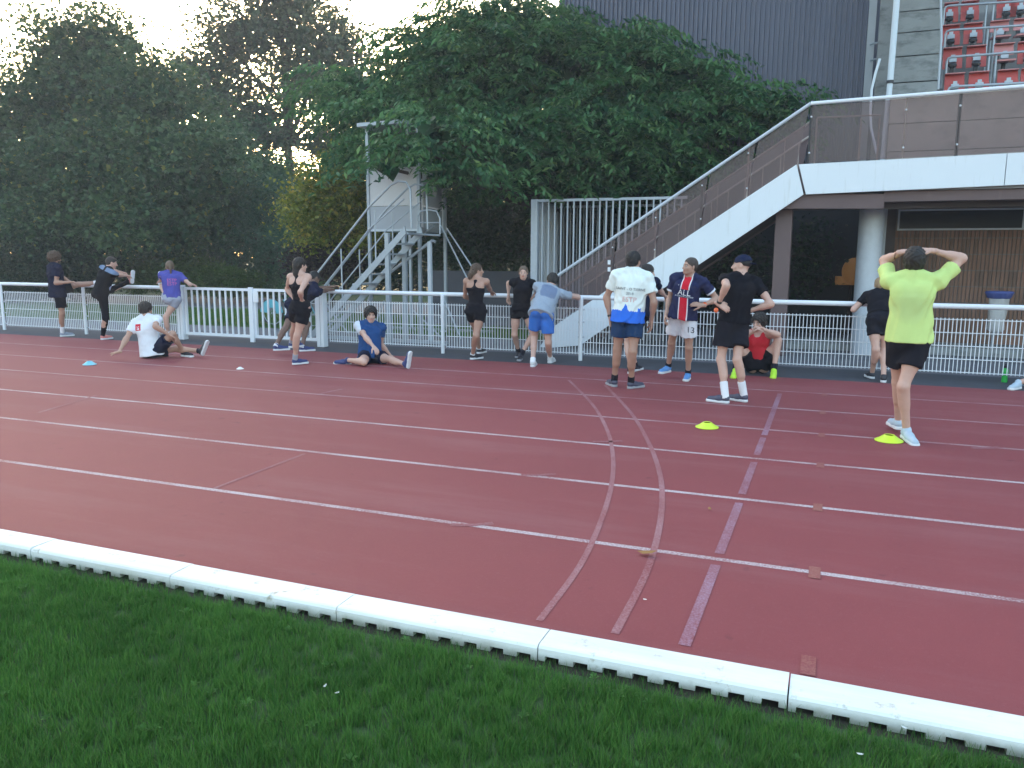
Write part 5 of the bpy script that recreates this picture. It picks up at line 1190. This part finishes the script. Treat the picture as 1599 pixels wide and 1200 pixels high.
        g.plane(N-U*(.135 if kind == 'racer' else .055)*s, U+Fc*.0, .02); g.plane(hp_-U*.02, -U, .0)
        if kind == 'racer':
            g.cone(N-U*.17*s-Fc*.085*s, N-U*.02*s-Fc*.045*s, .042*s, .020, .04)
            for q in (1, -1): g.cone(N-U*.04*s-Fc*.05*s, N+U*.035*s+Rc*q*.06*s-Fc*.0, .016, .017, .02); g.cone(N+U*.030*s+Rc*q*.06*s, N-U*.13*s+Fc*.105*s+Rc*q*.055*s, .020, .022, .02)
        else:
            for q in (1, -1): g.cone(N-U*.15*s-Fc*.08*s+Rc*q*.07*s, N+U*.024*s+Rc*q*.075*s, .035, .028, .03); g.cone(N+U*.024*s+Rc*q*.075*s, N-U*.14*s+Fc*.09*s+Rc*q*.06*s, .028, .035, .03)
        net_obj('tank_top', g, .0098, CL[tc], t, wr=wrinkle(seed, .0025), frame=fr)
    # ---- bottoms
    kb, bc, fr_len = bottom[:3]; wide = bottom[3] if len(bottom) > 3 else 1.0; g = Field(); frb = (pel, Rp, Fp, U)
    put(g, parts_t, .011); g.tubecap(pel+U*.10*s, pel-U*.03*s, Rp, ((.137 if not fem else .130)*pw, .106*pw), (.165*pw, .122*pw), .03)
    for q in (1, -1):
        k = J['k', q]; u = nrm(k-hip[q]); T_ = build*s
        if kb == 'shorts':
            g.tubecap(hip[q]-u*.02, hip[q]+u*fr_len*Lt, Rp, (.097*T_, .102*T_), (.097*T_*wide, .104*T_*wide), .035)
        elif kb == 'tight': g.tubecap(hip[q]-u*.02, hip[q]+u*fr_len*Lt, Rp, (.092*T_, .094*T_), (.080*T_, .082*T_), .03)
        else:
            g.cone(hip[q], k, .093*T_, .060*T_, .04); a = J['a', q]; g.tubecap(k-nrm(a-k)*.01, k+(a-k)*.93, Fp, (.058*T_, .060*T_), (.043*T_, .046*T_), .03)
    net_obj('trousers' if kb == 'pants' else 'shorts', g, .0105, CL[bc], t, wr=wrinkle(seed+50, .0045 if kb != 'tight' else .002), frame=frb)
    # ---- socks and shoes
    for q, a, td, sn in feet:
        k = J['k', q]; v = nrm(k-a)
        if socks: net_obj('sock', Field().tubecap(a-v*.03, a+v*socks[1], Fp, (.040*s, .043*s), ((.036+.05*max(0, socks[1]-.08))*s+.003, (.038+.05*max(0, socks[1]-.08))*s+.004), .01), .008, CL['sock_'+socks[0]], t)
        heel = a-sn*.083*s-td*.052*s; Lh = .155*H+.015; toe = heel+td*Lh; sd = np.cross(td, sn)
        c_ = Field(); c_.cone(heel+td*.040*s+sn*.056*s, heel+td*Lh*.45+sn*.050*s, .037*s, .038*s, .02); c_.cone(heel+td*Lh*.42+sn*.042*s, toe-td*.048*s+sn*.034*s, .041*s, .033*s, .02)
        c_.cone(heel+td*.045*s+sn*.06*s, a+td*.006+sn*.004, .036*s, .040*s, .02); c_.plane(heel+sn*.026, -sn, .0)
        so = net_obj('shoe', c_, .0062, SH[shoes[0]], t)
        g = Field(); g.cone(heel+td*.040*s+sn*.014, heel+td*Lh*.5+sn*.014, .040*s, .038*s, .02); g.cone(heel+td*Lh*.5+sn*.014, toe-td*.046*s+sn*.014, .038*s, .044*s, .02); g.plane(heel+sn*.0005, -sn); g.plane(heel+sn*.033, sn)
        net_obj('sole', g, .0062, {'w': SOLE_W, 'g': SOLE_G, 'n': SOLE_N, 'b': SOLE_B}[shoes[1]], so)
    if extra: extra(t, J, dict(N=N, U=U, Rc=Rc, Fc=Fc, Rp=Rp, Fp=Fp, pel=pel, hip=hip, s=s))
    return t
# ---- lettering laid on a garment: every vertex is projected onto the cloth
def print_on(garment, text, origin, X, Y, Dn, size, mat, name='print', flat=False):
    """origin: point, X: reading direction, Y: up, Dn: direction of projection onto the cloth"""
    cu = bpy.data.curves.new('t', 'FONT'); cu.body = text; cu.size = size; cu.align_x = 'CENTER'; cu.align_y = 'CENTER'; cu.resolution_u = 3
    ob = bpy.data.objects.new('t', cu); col.objects.link(ob); dg = bpy.context.evaluated_depsgraph_get(); me = bpy.data.meshes.new_from_object(ob.evaluated_get(dg)); bpy.data.objects.remove(ob)
    project(me, garment, origin, X, Y, Dn, mat, name)
def project(me, garment, origin, X, Y, Dn, mat, name):
    g = garment.data; bvh = BVHTree.FromPolygons([v.co.copy() for v in g.vertices], [tuple(p.vertices) for p in g.polygons])
    o = np.array(origin, float); Dn = Vector(tuple(Dn)).normalized()
    for v in me.vertices:
        p = Vector(tuple(o+np.array(X)*v.co.x+np.array(Y)*v.co.y)); h = bvh.ray_cast(p-Dn*.35, Dn, .8)
        v.co = (h[0]-Dn*.003) if h[0] is not None else p
    me.materials.clear(); link(name, me, mat, garment)
def child(t, nm):
    for c in t.children:
        if c.name.split('.')[0] == nm: return c
UP = V3(0, 0, 1); DOWN = V3(0, 0, -1)
def A_(x, y, Y): return at(x, y, Y)
def foot(x, y, lift=.083, s=1.0): p = gp(x, y); p[2] = lift*s; return p
def dirrel(p, rel): a = R(math.degrees(math.atan2(p[1], p[0]))+rel); return V3(math.cos(a), math.sin(a), 0)
RAILZ = 1.015+.036
def band(mat, nm, q, off=.0, w=.012):
    def f(t, J, d):
        a, b = J['w', q], J['e', q]; v = nrm(b-a); p = a+v*(.02+off); MB().tube([tuple(p), tuple(p+v*w*2)], .031*d['s'], 14).build(nm, mat, t, smooth=True)
    return f
# 1 bearded man, far left, leg up on the rail
gy = foot(99, 527)[1]
person('bearded man in navy with one leg raised on the rail at far left', 1.76, A_(90, 455, gy), A_(84, 413, gy-.03),
       {-1: dict(a=A_(158, 441, 12.33), k=A_(120, 440, 12.1), toe=V3(.25, .1, 1), sn=V3(-1, .2, .2)), 1: dict(a=foot(98, 526), k=A_(101, 488, gy-.1), toe=dirrel(foot(98, 526), -70))},
       {1: dict(w=A_(108, 441, gy-.05), e=A_(95, 436, gy-.1), pn=DOWN, curl=.5), -1: dict(w=A_(110, 441, gy+.25), e=A_(100, 436, gy+.3), pn=DOWN)},
       -68, head=(-70, -5), skin='tan', hair=('brown', 'fluffy', 'beard'), top=('tee', 'navy'), hem=-.08, bottom=('shorts', 'black', .72), shoes=('grey', 'w'), socks=('white', .14))
# 2 man in black, leg on the rail, reaching for the foot
gy = foot(161, 532)[1]
person('man in black tracksuit bending over his leg on the rail, holding a coral shoe', 1.72, A_(157, 459, gy+.02), A_(168, 425, gy+.10),
       {-1: dict(a=A_(203, 439, 12.42), k=A_(184, 450, 12.3), toe=V3(.1, .1, 1), sn=V3(-1, .1, .1)), 1: dict(a=foot(161, 531), k=A_(166, 487, gy), toe=dirrel(foot(161, 531), -50))},
       {1: dict(w=A_(200, 431, 12.25), e=A_(186, 431, 12.1), pn=DOWN, curl=.9), -1: dict(w=A_(202, 428, 12.5), e=A_(188, 427, 12.5), pn=DOWN, curl=.9)},
       -62, head=(-85, -12), skin='fair', hair=('dark', 'crop'), top=('tee', 'black_panel'), hem=-.02, bottom=('pants', 'black', 1), shoes=('coral', 'w'), socks=('black', .05), baggy=.9)
# 3 girl in violet shirt
gy = foot(266, 533)[1]
def girl_print(t, J, d):
    sh = child(t, 'shirt'); o = d['N']-d['U']*.15; print_on(sh, 'ESTP', o, d['Rc'], d['U'], d['Fc'], .085, TXT['coral']); print_on(sh, 'ESTP', o-d['U']*.07, d['Rc'], d['U'], d['Fc'], .085, TXT['coral'])
person('girl with ponytail in violet shirt and pale grey shorts, one foot up on the rail', 1.66, A_(269, 466, gy-.02), A_(266, 424, gy+.05),
       {-1: dict(a=A_(249, 441, 12.40), k=A_(256, 450, 12.35), toe=V3(-.45, .2, .8), sn=V3(-.8, -.3, -.4)), 1: dict(a=foot(264, 533), k=A_(269, 493, gy), toe=dirrel(foot(264, 533), -15))},
       {1: dict(w=A_(298, 444, 12.40), e=A_(289, 439, gy+.05), pn=DOWN, curl=.5, d=V3(.8, .5, -.2)), -1: dict(w=A_(250, 440, 12.35), e=A_(252, 436, gy+.3), pn=DOWN, curl=.5)},
       6, fem=True, head=(5, -5), skin='fair', hair=('mid', 'pony'), top=('tee', 'violet'), hem=.02, bottom=('shorts', 'grey_short', .42), shoes=('navy', 'w'), socks=('white', .12), extra=girl_print)
# 4 man sitting, white shirt
gb = gp(238, 559); gy = gb[1]; pe = V3(gb[0], gy, .125)
nk = pe+nrm(A_(229, 503, gy-.02)-pe)
person('sitting man in white shirt with red square on its back, leaning on one arm', 1.77, pe, nk,
       {1: dict(a=foot(287, 557, .083), k=A_(262, 514, gy-.05), toe=V3(.95, -.15, 0)), -1: dict(a=gp(309, 549, .10)+V3(0, .05, 0), k=A_(283, 540, gy+.45), toe=V3(.45, .1, 1), sn=V3(-1, 0, .4))},
       {-1: dict(w=gp(181, 559, .045), e=A_(194, 532, gy+.02), d=V3(-1, -.1, -.15), pn=DOWN, curl=.08, th=V3(0, -1, 0)), 1: dict(w=A_(266, 524, gy-.03), e=A_(251, 519, gy-.2), pn=DOWN, curl=.6)},
       -42, rel_c=-30, head=(-50, -8), skin='light', hair=('dark', 'messy'), top=('tee', 'patch_tee'), hem=-.05, bottom=('shorts', 'navy', .7, 1.05), shoes=('black', 'w'), socks=('black', .05), sleeve=.6, hp=A_(228, 489, gy), spine=.29)
# 5 woman in black racerback
gy = foot(462, 571)[1]
person('long haired woman in black racerback top and shorts standing by the right gate post', 1.72, A_(469, 481, gy), A_(467, 430, gy),
       {1: dict(a=foot(461, 570), k=A_(464, 524, gy-.05), toe=dirrel(foot(461, 570), -62)), -1: dict(a=foot(453, 561), k=A_(470, 520, gy+.2), toe=dirrel(foot(453, 561), -55))},
       {1: dict(w=A_(472, 471, gy-.05), e=A_(467, 462, gy-.25), pn=-dirrel(foot(461, 570), -90), curl=.7), -1: dict(w=A_(461, 470, gy+.1), e=A_(452, 458, gy+.15), curl=.6)},
       -42, fem=True, head=(-62, 0), skin='fair', hair=('dark', 'long'), top=('racer', 'black'), bottom=('shorts', 'black', .52, 1.05), shoes=('navy', 'w'), socks=('grey', .10))
# 6 man calf-stretching behind her
gy = 11.75
person('dark skinned man in navy leaning on the rail behind the long haired woman', 1.78, A_(459, 479, gy), A_(489, 447, gy+.12),
       {1: dict(a=foot(427, 556), k=A_(446, 520, gy-.05), toe=dirrel(foot(427, 556), -78)), -1: dict(a=foot(472, 549), k=A_(480, 511, gy+.1), toe=dirrel(foot(472, 549), -78))},
       {1: dict(w=A_(517, 452, 12.36), e=A_(503, 453, gy+.2), pn=DOWN, curl=.8), -1: dict(w=A_(519, 448, 12.45), e=A_(506, 448, 12.3), pn=DOWN, curl=.8)},
       -72, head=(-60, -35), hp=A_(491, 434, gy+.2), skin='brown', hair=('black', 'crop'), top=('tee', 'navy'), hem=-.02, bottom=('shorts', 'navy', .62), shoes=('navy', 'w'), socks=('white', .03))
# 7 sitting man in blue
gb = gp(578, 567); gy = gb[1]; pe = V3(gb[0], gy, .12)
person('dark haired man in petrol blue shirt sitting on the track with one leg stretched out', 1.76, pe, A_(578, 512, gy+.12),
       {1: dict(a=pe+V3(-.85, -.53, 0)*.34+V3(.53, -.85, 0)*.10+V3(0, 0, -.055), k=pe+V3(.53, -.85, 0)*.5+V3(-.85, -.53, 0)*.10+V3(0, 0, -.05), toe=V3(-.85, -.35, .0), sn=V3(.3, -.5, .8)), -1: dict(a=gp(648, 573, .06), k=A_(617, 560, gy-.1), toe=V3(.25, -.15, 1), sn=V3(-1, .1, .2))},
       {1: dict(w=A_(588, 548, gy-.3), e=A_(561, 536, gy-.08), pn=DOWN, curl=.5), -1: dict(w=gp(588, 562, .05)+V3(0.02, .42, 0), e=A_(598, 535, gy+.35), d=V3(-.5, .6, -.2), pn=DOWN, curl=.1)},
       -165, head=(-172, -4), skin='fair', hair=('dark', 'curly'), top=('tee', 'blue_tee'), hem=-.03, bottom=('shorts', 'navy', .55, 1.0), shoes=('navy', 'w'), socks=None, sleeve=.5, spine=.28)
# 8 woman at the rail
gy = foot(738, 563)[1]
person('woman with tied brown hair in black racerback top resting a hand on the rail', 1.68, A_(743, 484, gy), A_(744, 437, gy+.02),
       {1: dict(a=foot(738, 562), k=A_(744, 522, gy), toe=dirrel(foot(738, 562), -50)), -1: dict(a=foot(749, 557), k=A_(750, 522, gy+.2), toe=dirrel(foot(749, 557), 0)*.6+V3(.3, 0, 0))},
       {1: dict(w=A_(769, 459, 12.36), e=A_(762, 458, gy+.05), pn=DOWN, curl=.5), -1: dict(w=A_(742, 470, gy+.35), e=A_(729, 462, gy+.15), pn=DOWN)},
       -18, fem=True, head=(-75, 0), skin='tan', hair=('brown', 'bun'), top=('racer', 'black'), bottom=('shorts', 'black', .42, .98), shoes=('black', 'w'), socks=('white', .03))
# 9 woman facing us, leaning back on the rail
gy = 12.18
person('woman in black V-neck shirt facing the track with her back against the rail', 1.62, A_(814, 484, gy+.02), A_(817, 438, gy+.08),
       {1: dict(a=foot(810, 558), k=A_(801, 518, gy-.1), toe=dirrel(foot(810, 558), 172)), -1: dict(a=foot(813, 563), k=A_(820, 522, gy-.05), toe=dirrel(foot(813, 563), 172))},
       {1: dict(w=A_(794, 464, 12.36), e=A_(793, 455, 12.42), d=V3(.0, .1, -1), curl=.4), -1: dict(w=A_(836, 461, 12.3), e=A_(841, 456, 12.42), d=V3(-.5, -.2, -.4), curl=.4)},
       176, fem=True, head=(176, -3), skin='fair', hair=('mid', 'pony'), top=('tee', 'black'), hem=-.10, bottom=('shorts', 'black', .33, .95), shoes=('black', 'g'), socks=('black', .10), sleeve=.45, baggy=.92)
# 10 man in grey pushing the rail
gy = 11.55
person('man in sweat stained grey shirt and bright blue shorts pushing against the rail', 1.78, A_(846, 488, gy), A_(860, 447, gy+.42),
       {-1: dict(a=foot(832, 573), k=A_(834, 533, gy-.05), toe=dirrel(foot(832, 573), -8)), 1: dict(a=foot(859, 567), k=A_(856, 530, gy+.05), toe=dirrel(foot(859, 567), -15))},
       {1: dict(w=A_(897, 461, 12.40), e=A_(886, 462, gy+.45), pn=DOWN, curl=.7), -1: dict(w=A_(838, 459, 12.40), e=A_(832, 462, 12.05), pn=DOWN, curl=.7)},
       -6, rel_c=-2, head=(15, -25), hp=A_(863, 437, gy+.5), skin='fair', hair=('dark', 'short'), top=('tee', 'grey_tee'), hem=-.06, bottom=('shorts', 'royal', .66, 1.0), shoes=('white', 'w'), socks=('white', .06))
# 12 man behind the white shirt
gy = 11.5
person('man in dark shirt half hidden behind the skyline shirt, both hands on the rail', 1.74, A_(998, 488, gy), A_(1008, 436, gy+.25),
       {-1: dict(a=foot(984, 584), k=A_(980, 545, gy-.05), toe=dirrel(foot(984, 584), -10)), 1: dict(a=foot(992, 580), k=A_(992, 545, gy), toe=dirrel(foot(992, 580), -25))},
       {1: dict(w=A_(1046, 473, 12.38), e=A_(1020, 476, gy+.3), pn=DOWN, curl=.6), -1: dict(w=A_(1002, 468, 12.4), e=A_(990, 468, gy+.4), pn=DOWN, curl=.6)},
       -38, head=(-62, -5), skin='fair', hair=('dark', 'short'), top=('tee', 'navy'), hem=-.05, bottom=('shorts', 'black', .6), shoes=('black', 'w'), socks=('black', .05))
# 11 man in the white skyline shirt
gy = foot(970, 608)[1]
def sky_print(t, J, d):
    g = child(t, 'shirt'); N_, U_, X_, D_ = d['N'], d['U'], d['Rc'], d['Fc']
    print_on(g, 'SAINT - O TIERNE', N_-U_*.185, X_, U_, D_, .046, TXT['black']); print_on(g, '2018', N_-U_*.24, X_, U_, D_, .046, TXT['black'])
    print_on(g, 'ESTP', N_-U_*.315, X_, U_, D_, .085, TXT['red']); print_on(g, '____', N_-U_*.37, X_, U_, D_, .04, TXT['grey'])
    band(BAND_B, 'wrist_band', -1)(t, J, d)
person('man seen from behind in white shirt with blue skyline hem and dark blue shorts', 1.80, A_(981, 492, gy), A_(988, 424, gy),
       {-1: dict(a=foot(959, 604), k=A_(963, 550, gy-.05), toe=dirrel(foot(959, 604), 22)), 1: dict(a=foot(985, 607), k=A_(988, 550, gy-.05), toe=dirrel(foot(985, 607), -45))},
       {-1: dict(w=A_(953, 497, gy-.0), e=A_(952, 466, gy-.0), d=V3(.1, 0, -1), curl=.45), 1: dict(w=A_(1017, 502, gy+.1), e=A_(1017, 469, gy+.04), d=V3(0, .1, -1), curl=.45)},
       -3, head=(-30, 2), skin='tan', hair=('black', 'short'), top=('tee', 'sky_tee'), hem=-.05, bottom=('shorts', 'navy_blue', .60, 1.05), shoes=('dusk', 'g'), socks=('black', .09), extra=sky_print, build=1.03, sleeve=.62, baggy=1.03)
# 13 man in the striped jersey
gy = foot(1057, 597)[1]
def jersey_print(t, J, d):
    g = child(t, 'shirt'); N_, U_, X_, D_ = d['N'], d['U'], d['Rc'], d['Fc']
    print_on(g, 'ALL', N_-U_*.200, -X_, U_, -D_, .105, TXT['white']); print_on(g, 'ACCOR LIVE LIMITLESS', N_-U_*.247, -X_, U_, -D_, .024, TXT['white'])
    sh_ = child(t, 'shorts'); h_ = d['hip'][-1]; print_on(sh_, '13', h_-UP*.165-d['Rp']*.035, -d['Rp'], UP, -d['Fp'], .11, TXT['black'])
    print_on(g, '+', N_-U_*.11+X_*.09, -X_, U_, -D_, .03, TXT['white'])
    for q in (1, -1):
        e, s_ = J['e', q], N_+X_*q*.108*1.74-U_*.035; v = nrm(e-s_); p = s_+v*.085*1.78; MB().tube([tuple(p), tuple(p+v*.024)], .068, 18).build('cuff', CL['white'], g, smooth=True)
    band(BAND_O, 'wrist_band', -1, .0, .014)(t, J, d)
person('man in navy jersey with red and white centre stripe and white shorts numbered 13', 1.74, A_(1066, 492, gy), A_(1077, 430, gy),
       {1: dict(a=foot(1042, 589), k=A_(1046, 544, gy-.12), toe=dirrel(foot(1042, 589), 150)), -1: dict(a=foot(1074, 593), k=A_(1078, 546, gy-.1), toe=dirrel(foot(1074, 593), 172))},
       {1: dict(w=A_(1040, 493, gy-.05), e=A_(1046, 466, gy+.08), curl=.5), -1: dict(w=A_(1097, 477, gy-.12), e=A_(1122, 462, gy+.1), d=V3(-1, -.2, .15), curl=.25)},
       172, rel_c=165, head=(125, 4), skin='light', hair=('crop', 'crop', 'stubble'), top=('tee', 'jersey'), hem=-.02, bottom=('shorts', 'white', .62, 1.12), shoes=('blue', 'w'), socks=('black', .07), extra=jersey_print, sleeve=.55, baggy=1.05, build=.98)
# 15 sitting man in red
gy = 12.0; pe = V3(*A_(1184, 566, gy)); pe[2] = .12
def hands_at(x, y, Y): return A_(x, y, Y)
person('sitting man in red tank top and neon shoes with arms on his knees', 1.78, pe, A_(1183, 519, gy-.03),
       {1: dict(a=foot(1148, 588), k=A_(1148, 537, gy-.24), toe=dirrel(foot(1148, 588), 172)), -1: dict(a=foot(1208, 588), k=A_(1228, 536, gy-.24), toe=dirrel(foot(1208, 588), 178))},
       {1: dict(w=A_(1180, 516, gy-.46), e=A_(1163, 525, gy-.35), d=V3(.6, 0, .3), pn=DOWN, curl=.8), -1: dict(w=A_(1190, 514, gy-.46), e=A_(1216, 523, gy-.38), d=V3(-.8, 0, .2), pn=DOWN, curl=.8)},
       176, head=(150, -10), hp=A_(1186, 501, gy-.08), skin='fair', hair=('dark', 'curly'), top=('vest', 'red'), bottom=('shorts', 'black', .55, 1.05), shoes=('neon', 'n'), socks=('black', .10), spine=.27)
# 14 man with cap
gy = foot(1140, 626)[1]
def cap_extra(t, J, d):
    band(BAND_B, 'wrist_band', -1)(t, J, d); p = J['w', -1]-UP*.07; MB().ball(tuple(p+V3(-.02, -.03, 0)), (.026, .024, .030), 12, 8).build('orange_item', BAND_O, t, smooth=True)
person('man in black with backwards navy cap and white socks, hands on hips', 1.76, A_(1145, 503, gy), A_(1158, 430, gy),
       {-1: dict(a=foot(1132, 630), k=A_(1128, 566, gy-.1), toe=dirrel(foot(1132, 630), 68)), 1: dict(a=foot(1161, 628), k=A_(1155, 566, gy-.05), toe=dirrel(foot(1161, 628), 60))},
       {-1: dict(w=A_(1122, 475, gy-.25), e=A_(1132, 452, gy-.35), d=V3(.7, .2, -.4), curl=.3), 1: dict(w=A_(1169, 486, gy+.02), e=A_(1198, 470, gy+.0), d=V3(-.9, .1, -.2), curl=.3)},
       28, rel_c=18, head=(78, 3), skin='fair', hair=('dark', 'cap'), top=('tee', 'black'), hem=.03, bottom=('shorts', 'charcoal', .64, 1.25), shoes=('dusk', 'w'), socks=('white', .17), extra=cap_extra, build=.97, sleeve=.5)
# 16 woman leaning over the rail
gy = foot(1371, 594)[1]
person('blond woman in black cropped shirt and shorts leaning on the rail behind the lime shirt', 1.66, A_(1374, 499, gy), A_(1374, 455, gy+.35),
       {-1: dict(a=foot(1361, 592), k=A_(1364, 545, gy), toe=dirrel(foot(1361, 592), 20)), 1: dict(a=foot(1379, 598), k=A_(1380, 548, gy), toe=dirrel(foot(1379, 598), 0))},
       {-1: dict(w=A_(1348, 468, 12.36), e=A_(1348, 468, gy+.35), pn=DOWN, curl=.5), 1: dict(w=A_(1400, 470, 12.36), e=A_(1400, 470, gy+.35), pn=DOWN, curl=.5)},
       0, fem=True, head=(0, -20), skin='fair', hair=('blond', 'pony'), top=('tee', 'black'), hem=.09, bottom=('shorts', 'charcoal', .50, 1.0), shoes=('black', 'w'), socks=None)
# 17 man in lime, hands on head
gy = foot(1410, 688)[1]
def lime_extra(t, J, d):
    pass
nk = A_(1427, 424, gy)
person('man in lime green shirt and black shorts with both hands on his head', 1.80, A_(1419, 528, gy), nk,
       {1: dict(a=foot(1414, 688, .10), k=A_(1424, 592, gy-.02), toe=dirrel(foot(1414, 688), -155)*.8+V3(0, 0, -.12), sn=V3(0, 0, 1)), -1: dict(a=foot(1402, 676), k=A_(1402, 592, gy+.1), toe=dirrel(foot(1402, 676), 20))},
       {-1: dict(w=A_(1409, 394, gy+.03), e=A_(1373, 418, gy+.27), d=V3(.9, .0, .15), pn=V3(.1, .3, -1), th=DOWN, curl=.5), 1: dict(w=A_(1456, 392, gy+.03), e=A_(1508, 418, gy+.10), d=V3(-.9, 0, .1), pn=V3(-.1, .3, -1), th=DOWN, curl=.5)},
       2, head=(0, 22), skin='fair', hair=('dark', 'messy'), top=('tee', 'lime'), hem=.0, bottom=('shorts', 'charcoal', .58, 1.05), shoes=('ice', 'w'), socks=None, sleeve=.66, extra=lime_extra, spine=.30)
# 18 person at the right edge: only a shin and shoe reach the picture
fx = gp(1590, 608); gy = fx[1]
person('person sitting just past the right edge, one bare shin and grey blue shoe showing', 1.75, V3(fx[0]+.75, gy+.15, .12), V3(fx[0]+1.2, gy+.3, .6),
       {1: dict(a=V3(fx[0]+.0, gy+.02, .083), k=V3(fx[0]+.28, gy+.0, .5), toe=V3(-.55, -.8, 0)), -1: dict(a=V3(fx[0]+.35, gy+.3, .085), k=V3(fx[0]+.5, gy+.25, .48), toe=V3(-1, 0, 0))},
       {1: dict(w=V3(fx[0]+1.4, gy+.05, .06), e=V3(fx[0]+1.45, gy, .3), d=V3(1, 0, -.1), pn=DOWN, curl=.1), -1: dict(w=V3(fx[0]+1.4, gy+.55, .06), e=V3(fx[0]+1.45, gy+.6, .3), d=V3(1, 0, -.1), pn=DOWN, curl=.1)},
       70, head=(90, 0), skin='fair', hair=('dark', 'short'), top=('tee', 'navy'), bottom=('shorts', 'black', .5), shoes=('ice', 'w'), socks=None)
# ---------------------------------------------------------------- veiling lens glare, put in as a thin scattering volume
hz_m = bpy.data.materials.new('glare_haze'); hz_m.use_nodes = True; hn = hz_m.node_tree.nodes; hn.clear()
ho = hn.new('ShaderNodeOutputMaterial'); hv = hn.new('ShaderNodeVolumePrincipled'); hv.inputs['Color'].default_value = (.86, .90, 1, 1); hv.inputs['Density'].default_value = .0019; hv.inputs['Anisotropy'].default_value = .3
hz_m.node_tree.links.new(hv.outputs[0], ho.inputs['Volume'])
MB().box((-250, -150, -1.1), (230, 330, 19)).build('glare_haze', hz_m, kind='stuff', label='thin added mist standing in for glare in the lens')
